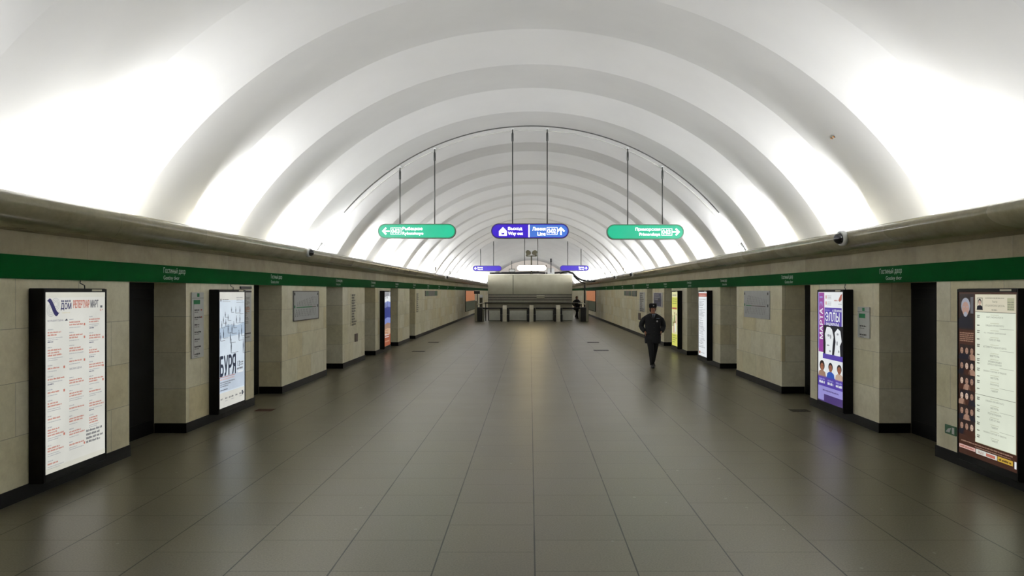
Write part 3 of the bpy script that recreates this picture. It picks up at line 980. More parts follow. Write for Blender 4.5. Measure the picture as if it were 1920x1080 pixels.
wall_panel(-1, 15.15, 16.95, 1.42, 2.07, 'line_map_sign', 'grey line map with slanted station names and green line on left wall', 'sign', draw_line_map(False), 'panel_grey', .02, 'line maps on the walls', 'steel_dark')
wall_panel(1, 15.2, 17.0, 1.46, 2.07, 'line_map_sign', 'grey line map with slanted faded names on right wall', 'sign', draw_line_map(True), 'panel_grey', .02, 'line maps on the walls')
def draw_column(n):
    def d(q, x, z, W, H, y):
        rnd = random.Random(n)
        for i in range(n):
            zz = z + H * (1 - (i + .8) / n)
            q.words(x + .1 * W, zz, W * rnd.uniform(.4, .8), H / n * .5, 'ink_black', y, rnd)
            q.words(x + .1 * W, zz - H / n * .25, W * rnd.uniform(.3, .5), H / n * .2, 'ink_grey', y, rnd)
    return d
wall_panel(-1, 20.05, 20.75, 1.1, 2.0, 'station_list_sign', 'pale station list of small black names on pier before the far blue poster', 'sign', draw_column(12), 'limestone_slabs', .012)
wall_panel(-1, 31.55, 32.3, 1.15, 2.0, 'station_list_sign', 'station list at the near end of the long blank left wall', 'sign', draw_column(10), 'limestone_slabs', .012)
wall_panel(1, 31.75, 33.3, 1.15, 2.03, 'station_list_sign', 'pale station list on right wall beside the dark exit boards', 'sign', draw_column(10), 'panel_white', .012)
wall_panel(-1, 20.5, 20.8, .62, .85, 'wall_plate', 'small dark plate low on the pier below the left station list', 'plate', None, 'ink_brown', .02)
wall_panel(1, 33.0, 33.6, .75, 1.07, 'wall_plate', 'small dark plate on right wall left of the walking officer', 'plate', None, 'ink_brown', .03)
def draw_exit(q, x, z, W, H, y):
    rnd = random.Random(51)
    for i in range(4):
        q.rect(x + (.04 + .24 * i) * W, z + .1 * H, .18 * W, .8 * H, rnd.choice(['exit_green', 'ink_black', 'ink_grey']), y)
wall_panel(-1, 34.2, 38.6, 1.84, 2.1, 'exit_board', 'dark green exit board high on the far left wall', 'sign', draw_exit, 'ink_grey', .03)
wall_panel(1, 34.2, 35.6, 1.83, 2.1, 'exit_board', 'short dark exit board right of its longer twin on the far right wall', 'sign', draw_exit, 'ink_grey', .03)
wall_panel(1, 36.0, 38.6, 1.85, 2.1, 'exit_board', 'longer dark exit board left of its short twin on the far right wall', 'sign', draw_exit, 'ink_grey', .03)
def draw_notice(q, x, z, W, H, y):
    rnd = random.Random(61)
    q.shape([(x + .1 * W, z + .08 * H), (x + .88 * W, z + .05 * H), (x + .92 * W, z + .5 * H), (x + .88 * W, z + .95 * H), (x + .12 * W, z + .95 * H), (x + .08 * W, z + .5 * H)], 'ink_violet', y)
    for i in range(5):
        q.words(x + .18 * W, z + (.8 - .15 * i) * H, W * rnd.uniform(.3, .6), .06 * H, rnd.choice(['panel_grey', 'ink_violet_dark']), y - .001, rnd)
    q.disc(x + .68 * W, z + .5 * H, .13 * W, .16 * H, 'ink_violet_dark', y - .0012)
wall_panel(1, 27.5, 29.55, 1.45, 2.02, 'notice_poster', 'violet notice with white border on the pier above the officer', 'poster', draw_notice)
def draw_evac(q, x, z, W, H, y):
    q.shape([(x + .1 * W, z + .2 * H), (x + .45 * W, z + .2 * H), (x + .6 * W, z + .8 * H), (x + .3 * W, z + .6 * H)], 'panel_white', y)
    q.rect(x + .65 * W, z + .15 * H, .22 * W, .7 * H, 'panel_white', y)
wall_panel(1, 8.55, 8.78, .33, .44, 'evacuation_sign', 'little green evacuation sign low on right wall beside the brown poster', 'sign', draw_evac, 'exit_green', .012)

# ------------------------------------------------------------------ hanging signs
G('sign_green', (4, 196, 150),   .9); G('sign_green_deep', (6, 150, 96),   .9); G('sign_violet', (64, 34, 205),   .9); G('sign_violet_dark', (52, 26, 150), .9)
G('sign_blue', (74, 122, 214),   .9); G('sign_white', (255, 255, 255), 2.2); G('sign_warm_white', (255, 228, 168), 13.0); G('sign_white_soft', (255, 252, 248), 1.5)
def pill(x0, x1, z0, z1, n=10, inset=0.0):
    r = (z1 - z0) / 2 - inset
    zc = (z0 + z1) / 2
    a, b_ = x0 + inset + r, x1 - inset - r
    return [(b_ + r * math.cos(t), zc + r * math.sin(t)) for t in [-PI / 2 + PI * i / n for i in range(n + 1)]] + \
           [(a + r * math.cos(t), zc + r * math.sin(t)) for t in [PI / 2 + PI * i / n for i in range(n + 1)]]
def arrow(q, cx, cz, sz, ang, mat, y):
    c, s_ = math.cos(ang), math.sin(ang)
    def T(p):
        return (cx + (p[0] * c - p[1] * s_) * sz, cz + (p[0] * s_ + p[1] * c) * sz)
    for pts in ([(-.5, -.09), (.3, -.09), (.3, .09), (-.5, .09)], [(.5, 0), (.02, .5), (-.12, .36), (.24, 0)], [(.5, 0), (.24, 0), (-.12, -.36), (.02, -.5)]):
        q.shape([T(p) for p in pts], mat, y)
def line_badge(q, x, z, ww, hh, digit, mat, y):
    t = .012
    for a in ((x, z, ww, t), (x, z + hh - t, ww, t), (x, z, t, hh), (x + ww - t, z, t, hh)):
        q.rect(*a, mat, y)
    q.ringflat(x + ww * .32, z + hh / 2, hh * .3, hh * .36, mat, y, 10, PI * .6, PI * 1.4)
    q.ringflat(x + ww * .40, z + hh / 2, hh * .3, hh * .36, mat, y, 10, -PI * .4, PI * .4)
    q.text('М', x + ww * .24, z + hh * .28, ww * .26, hh * .44, mat, y, bold=.03)
    q.text(digit, x + ww * .64, z + hh * .2, ww * .2, hh * .6, mat, y, bold=.03)
def hanging_sign(label, group, Y, px0, px1, pz0, pz1, rods, draw, name='hanging_sign', ferr=True):
    k = Y / F_PX
    X = lambda px: (px - 994) * k + CAM_X
    Z = lambda py: CAM_Z + (547 - py) * k
    xc, zb = X((px0 + px1) / 2), Z(pz1)
    e = thing(name, label, 'sign', (xc, Y, zb), 0, group)
    hw, h = (px1 - px0) / 2 * k, (pz1 - pz0) * k
    q = MB()
    q.prism(pill(-hw, hw, 0, h), -.07, .07, 'rod_grey')
    q.build('case', e)
    for nm, par in (('rod', e),):
        for rx in rods:
            x = X(rx) - xc
            top = vault_z(x + xc, Y) - zb
            q = MB()
            q.tube([(x, 0, h - .01), (x, 0, top + .02)], .014 if Y < 30 else .022, 'rod_grey', 8)
            r = q.build('rod', e)
            if ferr:
                q = MB()
                q.lathe([(.012, 0), (.026, .02), (.026, .2), (.014, .25)], (x, 0, top - .32), (0, 0, 1), 'ferrule_grey', 10)
                q.build('ferrule', r)
                q = MB()
                q.lathe([(.05, 0), (.05, .02)], (x, 0, top - .012), (0, 0, 1), 'white_plastic', 12)
                q.build('ceiling_plate', r)
    draw(e, hw, h)
    return e
YF = -.071
def face(e, hw, h, segs, rim):
    q = MB()
    o = pill(-hw, hw, 0, h, 10, h * .035)
    q.shape(o, rim, YF)
    q.build('rim', e)
    for (a, b_, mat, nm) in segs:
        q = MB()
        p = [v for v in pill(-hw, hw, 0, h, 12, h * .09)]
        pts = [(min(max(v[0], a), b_), v[1]) for v in p]
        clean = []
        for v in pts:
            if not clean or (abs(v[0] - clean[-1][0]) + abs(v[1] - clean[-1][1])) > 1e-4:
                clean.append(v)
        q.shape(clean, mat, YF - .001)
        q.build(nm, e)
YL = YF - .003
def draw_green_left(e, hw, h):
    face(e, hw, h, [(-hw, hw, 'sign_green', 'face')], 'sign_green_deep')
    q = MB()
    arrow(q, -hw + .2, h * .5, .19, PI, 'sign_white', YL)
    line_badge(q, -hw + .32, h * .27, .27, h * .46, '3', 'sign_white', YL)
    q.text('Рыбацкое', -hw + .62, h * .53, .50, h * .24, 'sign_white', YL, bold=.03)
    q.text('Rybatskoye', -hw + .62, h * .2, .52, h * .24, 'sign_white', YL, bold=.03)
    q.build('lettering', e)
def draw_green_right(e, hw, h):
    face(e, hw, h, [(-hw, hw, 'sign_green', 'face')], 'sign_green_deep')
    q = MB()
    arrow(q, hw - .2, h * .5, .19, 0, 'sign_white', YL)
    line_badge(q, hw - .57, h * .27, .27, h * .46, '3', 'sign_white', YL)
    q.text('Приморская', hw - 1.22, h * .53, .62, h * .24, 'sign_white', YL, bold=.03)
    q.text('Primorskaya', hw - 1.12, h * .2, .52, h * .24, 'sign_white', YL, bold=.03)
    q.build('lettering', e)
def exit_house(q, x, z, s_, y, hole):
    q.shape([(x, z), (x + s_ * .9, z), (x + s_ * .9, z + s_ * .55), (x + s_ * .45, z + s_), (x, z + s_ * .55)], 'sign_white', y)
    q.shape([(x + s_ * .28, z + s_ * .14), (x + s_ * .62, z + s_ * .14), (x + s_ * .62, z + s_ * .4), (x + s_ * .45, z + s_ * .3), (x + s_ * .28, z + s_ * .4)], hole, y - .0005)
def draw_center(e, hw, h):
    face(e, hw, h, [(-hw, -.03, 'sign_violet', 'face'), (-.02, hw, 'sign_blue', 'face')], 'sign_violet_dark')
    q = MB()
    q.rect(-.04, h * .09, .03, h * .82, 'sign_white', YL)
    exit_house(q, -hw + .2, h * .18, h * .58, YL, 'sign_violet')
    q.text('Выход', -hw + .43, h * .53, .35, h * .23, 'sign_white', YL, bold=.03)
    q.text('Way out', -hw + .43, h * .17, .37, h * .27, 'sign_white', YL, bold=.03)
    q.text('Линия', .06, h * .53, .33, h * .23, 'sign_white', YL, bold=.03)
    q.text('Line', .19, h * .2, .2, h * .23, 'sign_white', YL, bold=.03)
    line_badge(q, .42, h * .25, .27, h * .5, '2', 'sign_white', YL)
    arrow(q, hw - .2, h * .5, .2, PI / 2, 'sign_white', YL)
    q.build('lettering', e)
def draw_violet(left):
    def d(e, hw, h):
        face(e, hw, h, [(-hw, hw, 'sign_violet', 'face')], 'sign_violet_dark')
        q = MB()
        sx_ = -1 if left else 1
        arrow(q, sx_ * (hw - .2), h * .5, .2, PI if left else 0, 'sign_white', YL)
        a = -hw + .34 if left else hw - .34 - .36
        q.text('Выход', a, h * .52, .36, h * .24, 'sign_white', YL, bold=.03)
        q.text('Way out', a, h * .17, .36, h * .25, 'sign_white', YL, bold=.03)
        q.build('lettering', e)
    return d
def draw_white(e, hw, h):
    face(e, hw, h, [(-hw, hw, 'sign_warm_white', 'face')], 'sign_white_soft')
S1 = 18.15
gs = 'pill-shaped signs hung from the vault'
hanging_sign('green lit hanging sign with left arrow, left of the nearest three', gs, S1, 709.5, 855, 420, 447.5, (750, 815), draw_green_left)
hanging_sign('violet and blue lit hanging sign in the middle of the nearest three', gs, S1, 921, 1066.5, 419.5, 447.5, (961, 1026), draw_center)
hanging_sign('green lit hanging sign with right arrow, right of the nearest three', gs, S1, 1137, 1281.5, 421, 449.5, (1177, 1242), draw_green_right)
S2 = 49.9
hanging_sign('small far violet hanging sign above the left end of the barrier', gs, S2, 886.5, 940.5, 498, 508.5, (901, 925.5), draw_violet(True))
hanging_sign('far glowing white hanging sign in the middle above the steel parapet', gs, S2, 969, 1025, 497, 508, (983.6, 1008.4), draw_white)
hanging_sign('small far violet hanging sign above the right end of the barrier', gs, S2, 1050, 1104, 497.5, 508, (1064.5, 1089.5), draw_violet(False))

# cable clipped round the vault near the first signs
for off, mat, lab, a0, a1, rr in ((0, 'cable_grey', 'dark thin cable clipped round the crown of the vault above the signs', .10, .90, .015),
                            (.30, 'cable_pale', 'pale cable running round the vault just behind the dark one', .0, 1.0, .016)):
    q = MB()
    ts = math.asin((2.93 - V_CZ) / V_R)
    y = V_REF + .02 + off
    pts = []
    for i in range(81):
        t = ts + (PI - 2 * ts) * (a0 + (a1 - a0) * i / 80)
        r = vault_r(y) - .012
        pts.append((r * math.cos(t), y, V_CZ + r * math.sin(t)))
    q.tube(pts, rr, mat, 6)
    tag(q.build('ceiling_cable'), lab, 'cable', 'cables round the vault')
for s, nm in ((-1, 'left'), (1, 'right')):
    q = MB()
    for dy, ln in ((0, .34), (.22, .3)):
        r = vault_r(V_REF + dy) - .03
        z0 = 2.93
        pts = [(s * math.sqrt(r * r - (z - V_CZ) ** 2), V_REF + dy, z) for z in (z0, z0 + ln * .5, z0 + ln)]
        q.tube(pts, .03, 'cable_grey', 6)
    q.box(min(s * 4.92, s * 5.1), max(s * 4.92, s * 5.1), V_REF - .1, V_REF + .32, 2.78, 2.96, 'steel_dark', .01)
    tag(q.build('cable_box'), 'grey cable box behind the %s cornice where the vault cables end' % nm, 'box', 'cable boxes behind the cornices')

# scuffed patch of ochre flakes on the right of the vault
q = MB()
kk = 13.6 / F_PX
for i in range(4):
    yy = 10.35 + .05 * i
    zz = 4.28
    r = vault_r(yy) - .004
    xx = math.sqrt(r * r - (zz - V_CZ) ** 2)
    q.lathe([(.012, 0), (.02, .006), (.008, .012)], (xx, yy, zz + .012 * (i % 2)), (-1, 0, -.7), 'chip_ochre' if i % 2 else 'ink_brown', 7)
tag(q.build('paint_chips'), 'small ochre chips on the right side of the white vault', 'chips', kind='stuff')

# ------------------------------------------------------------------ cameras and lamps on the cornices
def dome_camera(s, y, z, r, label):
    ax = Vector((-s, -.22, -.15)).normalized()
    e = thing('dome_camera', label, 'camera', (s * 4.60, y, z), 0, 'dome cameras on the cornices')
    q = MB()
    q.lathe([(r * .55, 0), (r * .6, r * .35)], (0, 0, 0), ax, 'steel_dark', 16)
    q.build('bracket', e)
    q = MB()
    q.lathe([(r * .9, r * .3), (r * 1.05, r * .45), (r * 1.05, r * .95), (r * .92, r * 1.1)], (0, 0, 0), ax, 'white_plastic', 24)
    q.build('housing', e)
    q = MB()
    q.lathe([(r * .82 * math.cos(t), r * 1.08 + r * .8 * math.sin(t)) for t in [i * PI / 16 for i in range(8)]] + [(.002, r * 1.88)], (0, 0, 0), ax, 'dome_dark', 24)
    q.build('dome', e)
dome_camera(-1, 14.7, 2.86, .085, 'white dome camera on the left cornice before the green sign')
dome_camera(1, 10.55, 2.845, .105, 'large white dome camera on the right cornice above the doorway')
dome_camera(1, 32.3, 2.85, .1, 'small far dome camera on the right cornice, nearer of the two')
dome_camera(1, 38.5, 2.85, .1, 'small far dome camera on the right cornice, farther of the two')
dome_camera(-1, 38.6, 2.85, .1, 'small far dome camera on the left cornice by the barrier')
def floodlight(s, y, label):
    e = thing('floodlight', label, 'lamp', (s * 4.66, y, 2.945), 0, 'floodlights on the cornice lips')
    q = MB()
    q.tube([(0, 0, 0), (0, 0, .14)], .02, 'steel_dark', 6)
    q.box(-.06, .06, -.06, .06, 0, .02, 'steel_dark')
    q.build('bracket', e)
    q = MB()
    q.box(-.1, .1, -.17, .17, .1, .3, 'steel_dark', .03)
    q.box(-.08, .08, -.18, -.17, .12, .28, 'white_plastic')
    q.build('lamp_head', e)
for s, y, l in ((-1, 34.6, 'dark floodlight on the left cornice, nearest of its row'), (-1, 40.8, 'dark floodlight on the left cornice, second of its row'), (-1, 46.0, 'dark floodlight on the left cornice by the parapet'),
                (1, 35.6, 'dark floodlight on the right cornice, nearest of its row'), (1, 41.2, 'dark floodlight on the right cornice, second of its row'), (1, 44.4, 'dark floodlight on the right cornice, third of its row'), (1, 48.0, 'dark floodlight on the right cornice by the parapet')):
    floodlight(s, y, l)

# ------------------------------------------------------------------ floor plates
for (px, py, wpx, mat, lab) in ((1499, 770, 34, 'hatch_iron', 'dark iron floor plate by the doorway left of the purple poster'), (497, 769, 32, 'hatch_rust', 'rusty floor plate near the left doorway with the ice-blue poster'),
                               (785, 659, 24, 'hatch_iron', 'small dark floor plate on the left, nearer of two'), (813, 642, 20, 'hatch_iron', 'small dark floor plate on the left, farther of two'),
                               (1127, 657, 28, 'hatch_iron', 'small dark floor plate right of the hall axis, nearer of two'), (1112, 642, 22, 'hatch_iron', 'small dark floor plate right of the hall axis, farther of two')):
    Y = F_PX * CAM_Z / (py - 547)
    X = (px - 994) * Y / F_PX + CAM_X
    hw = wpx / 2 * Y / F_PX
    e = thing('floor_plate', lab, 'floor plate', (X, Y, 0), 0, 'metal plates in the floor')
    q = MB()
    q.box(-hw, hw, -hw * .75, hw * .75, 0, .006, mat, .002)
    q.build('plate', e)
    q = MB()
    for i in range(5):
        a = -hw * .8 + i * hw * .36
        q.box(a, a + hw * .12, -hw * .6, hw * .6, .006, .009, mat)
    q.build('ribs', e)

# ------------------------------------------------------------------ barrier and parapet at the far end
PY = 51.0
kp = PY / F_PX
PX = lambda px: (px - 994) * kp + CAM_X
PZ = lambda py: CAM_Z + (547 - py) * kp
e = thing('steel_parapet', 'wide steel-clad parapet with bright slats behind the turnstiles', 'parapet', (0, PY, 0))
xl, xr, zt = PX(914.8), PX(1073), PZ(514)
def part(nm, par, *boxes):
    q = MB()
    for b_ in boxes:
        q.box(*b_)
    return q.build(nm, par)
part('core', e, (xl + .02, xr - .02, .06, .3, 0, zt - .05, 'black_plastic'))
xs = PX(962)
part('upper_panel', e, (xl, xs - .015, 0, .06, PZ(551.5), zt - .06, 'steel', .01))
part('upper_panel', e, (xs + .015, xr, 0, .06, PZ(551.5), zt - .06, 'steel', .01))
part('top_rail', e, (xl - .03, xr + .03, -.02, .32, zt - .06, zt, 'steel_bright', .01))
for i in range(5):
    z = PZ(553.5 + 3 * i)
    part('slat', e, (xl + .05, xr - .03, -.05, .06, z - .022, z + .022, 'steel_bright', .006))
q = part('name_plate', e, (PX(1006), PX(1021), -.06, -.05, PZ(560), PZ(554), 'steel'))
part('shelf', e, (xl - .1, xr + .1, -.35, .06, PZ(569), PZ(567), 'steel_bright', .01))
part('skirt', e, (xl, xr, -.02, .06, PZ(582), PZ(569), 'steel'))
for a, b_ in ((917, 938), (955.5, 987.5), (1004.5, 1036.5), (1054, 1074)):
    q = MB()
    q.box(PX(a), PX(b_), -.04, .0, .03, PZ(582.2), 'steel_light_panel', .005)
    for i in range(4):
        z = .12 + .14 * i
        q.box(PX(a) + .02, PX(b_) - .02, -.047, -.04, z, z + .1, 'steel_light_panel', .003)
    q.build('lower_panel', e)
part('side_panel', e, (xl, xl + .06, .3, 7.0, 0, zt - .02, 'steel', .01))
part('side_panel', e, (xr - .06, xr, .3, 7.0, 0, zt - .02, 'steel', .01))

TY = 49.4
kt = TY / F_PX
TX = lambda px: (px - 994) * kt + CAM_X
TZ = lambda py: CAM_Z + (547 - py) * kt
def turnstile(px, label):
    e = thing('turnstile', label, 'turnstile', (TX(px), TY, 0), 0, 'turnstiles in front of the parapet')
    q = MB()
    prof = [(-.32, 0), (-.32, .86), (-.22, 1.03), (-.05, 1.12), (1.0, 1.12), (1.1, 1.0), (1.1, 0)]
    pts0 = [(-.14, p[0], p[1]) for p in prof]
    pts1 = [(.14, p[0], p[1]) for p in prof]
    q.loft([pts0, pts1], 'steel_bright', True)
    q.build('body', e)
    for sx_ in (-1, 1):
        q = MB()
        x0, x1 = sorted((sx_ * .14, sx_ * .3))
        q.box(x0, x1, -.18, .95, 0, .5, 'black_plastic', .03)
        q.box(x0, x1 - .03 if sx_ > 0 else x1, -.12, .9, .5, .95, 'black_plastic', .03)
        q.build('side_cover', e)
    q = MB()
    q.box(-.12, .12, -.34, -.32, .05, .1, 'steel_bright', .005)
    q.build('kick_plate', e)
    q = MB()
    q.lathe([(.03, 0), (.03, .012)], (.08, -.27, .94), (0, -1, .3), 'steel_bright', 10)
    q.build('reader', e)
for px, l in ((946.5, 'left of the three steel turnstiles in front of the parapet'), (996.5, 'middle of the three steel turnstiles in front of the parapet'), (1046.5, 'right of the three steel turnstiles in front of the parapet')):
    turnstile(px, l)
def barrier_arm(a, b_, lab):
    q = MB()
    q.tube([(TX(a), TY + .05, TZ(578)), (TX(b_), TY + .05, TZ(578))], .05, 'black_plastic', 8)
    tag(q.build('barrier_arm'), lab, 'barrier arm', 'black arms between the turnstiles')
barrier_arm(905, 938.5, 'black arm between the left end cabinet and left turnstile')
barrier_arm(954.5, 988.5, 'black arm between the left and middle turnstiles')
barrier_arm(1004.5, 1038.5, 'black arm between the middle and right turnstiles')
barrier_arm(1054.5, 1087.5, 'black arm between the right turnstile and right end cabinet')
q = MB()
q.tube([(TX(907), TY + 1.0, TZ(568.5)), (TX(1094), TY + 1.0, TZ(568.5))], .045, 'steel_dark', 8)
for px in (909, 1092):
    q.tube([(TX(px), TY + 1.0, 0), (TX(px), TY + 1.0, TZ(568.5))], .035, 'steel_dark', 8)
tag(q.build('guard_rail'), 'long dark guard rail on end posts just before the parapet', 'rail')
for s_, (a, b_), lab in ((-1, (890.5, 907), 'dark end cabinet with tall steel post at the left of the turnstiles'), (1, (1086, 1103), 'dark end cabinet with tall steel post at the right of the turnstiles')):
    e = thing('end_cabinet', lab, 'cabinet', (TX((a + b_) / 2), TY, 0), 0, 'end cabinets of the turnstile row')
    hw = (b_ - a) / 2 * kt
    out = s_ * hw
    part('cabinet', e, (-hw * .55, hw * .75, -.2, .9, 0, .98, 'black_plastic', .03) if s_ < 0 else (-hw * .75, hw * .55, -.2, .9, 0, .98, 'black_plastic', .03))
    q = MB()
    q.box(min(out, out - s_ * .17), max(out, out - s_ * .17), -.3, -.18, 0, TZ(564), 'steel', .02)
    q.build('post', e)
    q = MB()
    q.tube([(out - s_ * .1, -.24, 1.18), (-s_ * hw * .6, .0, 1.26), (-s_ * hw * 1.1, .3, 1.24)], .035, 'steel_bright', 8)
    q.build('hand_rail', e)
    q = MB()
    q.box(min(-s_ * hw * 1.0, -s_ * hw * .7), max(-s_ * hw * 1.0, -s_ * hw * .7), -.1, .6, 0, .85, 'steel', .02)
    q.build('inner_panel', e)
# things standing on or behind the parapet
q = MB()
q.tube([(PX(1097.5), PY + .6, 0), (PX(1097.5), PY + .6, PZ(533))], .055, 'black_plastic', 8)
q.box(PX(1097.5) - .12, PX(1097.5) + .12, PY + .48, PY + .72, 0, .03, 'black_plastic')
tag(q.build('black_pole'), 'tall black pole right of the parapet by the right passage', 'pole')
e = thing('pole_sign', 'small black sign on a thin pole left of the parapet', 'sign', (PX(894), PY + .6, 0))
part('pole', e, (-.025, .025, -.025, .025, 0, 1.95, 'rod_grey'))
part('board', e, (-.24, .18, -.06, -.025, 1.9, 2.1, 'black_plastic', .01))
e = thing('ticket_device', 'grey device with a bright white top left of the parapet', 'device', (PX(901.5), PY + .3, 0))
part('stand', e, (-.1, .1, -.1, .1, 0, 1.62, 'steel_dark', .02))
part('screen', e, (-.13, .13, -.13, .08, 1.62, 1.82, 'white_plastic', .02))
e = thing('loudspeaker_mast', 'pair of olive horn speakers on a T-shaped mast above the parapet', 'loudspeaker', (PX(996.5), PY + .06, zt))
hm = PZ(480) - zt
q = MB(); q.tube([(0, 0, 0), (0, 0, hm)], .05, 'speaker_olive', 8); q.lathe([(.12, 0), (.1, .03)], (0, 0, 0), (0, 0, 1), 'speaker_olive', 12); q.build('mast', e)
q = MB(); q.tube([(-.34, 0, hm), (.34, 0, hm)], .035, 'speaker_olive', 8); q.build('crossbar', e)
for sx_ in (-1, 1):
    q = MB()
    q.lathe([(.06, -.2), (.07, -.05), (.1, .05), (.17, .2), (.2, .24)], (sx_ * .29, -.02, hm + .12), (sx_ * -.35, -1.0, .55), 'speaker_olive', 16)
    q.build('horn', e)
e = thing('frame_sign', 'small cream framed sign on a thin stem at the left on parapet top', 'sign', (PX(959.5), PY + .16, zt))
part('stem', e, (-.02, .02, -.02, .02, 0, .95, 'rod_grey'))
part('board', e, (-.21, .24, -.05, -.02, .15, .38, 'speaker_olive', .01))
part('face', e, (-.17, .2, -.056, -.05, .19, .34, 'panel_white'))
e = thing('white_box', 'white box with a black camera mast at right on parapet top', 'box', (PX(1033), PY + .16, zt))
part('box', e, (-.25, .25, -.16, .02, 0, .42, 'white_plastic', .02))
q = MB(); q.tube([(0, -.19, .1), (0, -.19, 1.0)], .03, 'black_plastic', 8); q.build('mast', e)
part('camera', e, (-.06, .06, -.3, -.1, .85, 1.1, 'black_plastic', .02))
e = thing('mini_camera', 'little black camera on white stem between white sign and white box', 'camera', (PX(1023.6), PY + .14, zt))
part('stem', e, (-.02, .02, -.02, .02, 0, .42, 'white_plastic'))
part('camera', e, (-.08, .08, -.12, .06, .38, .62, 'black_plastic', .02))
q = MB()
pts = [(PX(p[0]), PY + .255, PZ(p[1])) for p in ((918, 513.6), (940, 512), (965, 512.6), (990, 511.5), (1010, 511), (1030, 512.3), (1052, 510.5))]
pts = [(p[0], p[1], max(p[2], zt + .064)) for p in pts]
q.tube(pts, .06, 'black_plastic', 8)
q.tube([(p[0], p[1] + .05, p[2] + .06) for p in pts[1:5]], .04, 'cable_grey', 6)
tag(q.build('cable_bundle'), 'black cable bundle lying along the top of the steel parapet', 'cables')
q = MB()
pts = [(PX(p[0]), PY + .48, PZ(p[1])) for p in ((1050, 512), (1058, 509.8), (1066, 509.2), (1074, 512), (1080, 518), (1087, 523), (1096, 526))]
pts += [(4.75, PY + .48, PZ(527.5))]
q.tube(pts, .07, 'black_plastic', 10)
q.tube([(p[0] + .1, p[1] + .1, p[2] - .2) for p in pts[3:7]], .05, 'steel_dark', 8)
tag(q.build('curved_duct'), 'black curved duct from parapet top down to the right cornice', 'duct')
# added glowing panels standing in for orange light reflected on the passage walls
G('reflection_orange', (152, 94, 58), 1.0); G('reflection_dark', (34, 40, 26), 1.0)
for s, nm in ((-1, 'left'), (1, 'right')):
    e = thing('reflected_glow_panel', 'added panel, orange over dark green, imitating reflected glow on the %s passage wall beyond the turnstiles' % nm, 'panel', (s * WM, 60.0, .5), ROT[s], 'added panels imitating reflected glow')
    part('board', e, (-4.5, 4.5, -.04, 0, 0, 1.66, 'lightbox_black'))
    q = MB(); q.rect(-4.4, .8, 8.8, .82, 'reflection_orange', -.042); q.rect(-4.4, .05, 8.8, .75, 'reflection_dark', -.042); q.build('face', e)

# ------------------------------------------------------------------ people
def ring(cx, cy, cz, rx, ry, n=20, p=2.0, ang=0.0):
    out = []
    for i in range(n):
        t = 2 * PI * i / n
        c, s_ = math.cos(t), math.sin(t)
        x = rx * math.copysign(abs(c) ** (2 / p), c)
        y = ry * math.copysign(abs(s_) ** (2 / p), s_)
        out.append((cx + x * math.cos(ang) - y * math.sin(ang), cy + x * math.sin(ang) + y * math.cos(ang), cz))
    return out
def skin_body(name, nodes, edges, mat):
    me = bpy.data.meshes.new(name)
    keys = list(nodes)
    me.from_pydata([nodes[k][0] for k in keys], [(keys.index(a), keys.index(b_)) for a, b_ in edges], [])
    o = bpy.data.objects.new(name, me)
    COL.objects.link(o)
    sk = o.modifiers.new('skin', 'SKIN')
    for i, k in enumerate(keys):
        r = nodes[k][1]
        me.skin_vertices[0].data[i].radius = r if isinstance(r, tuple) else (r, r)
        me.skin_vertices[0].data[i].use_root = (k == 'pelvis')
    sub = o.modifiers.new('sub', 'SUBSURF')
    sub.levels = sub.render_levels = 2
    dg = bpy.context.evaluated_depsgraph_get()
    dg.update()
    nm = bpy.data.meshes.new_from_object(o.evaluated_get(dg))
    bpy.data.objects.remove(o)
    bpy.data.meshes.remove(me)
    nm.name = name
    nm.materials.clear()
    nm.materials.append(MATS[mat])
    for p in nm.polygons:
        p.use_smooth = True
    b = bpy.data.objects.new(name, nm)
    COL.objects.link(b)
    return b
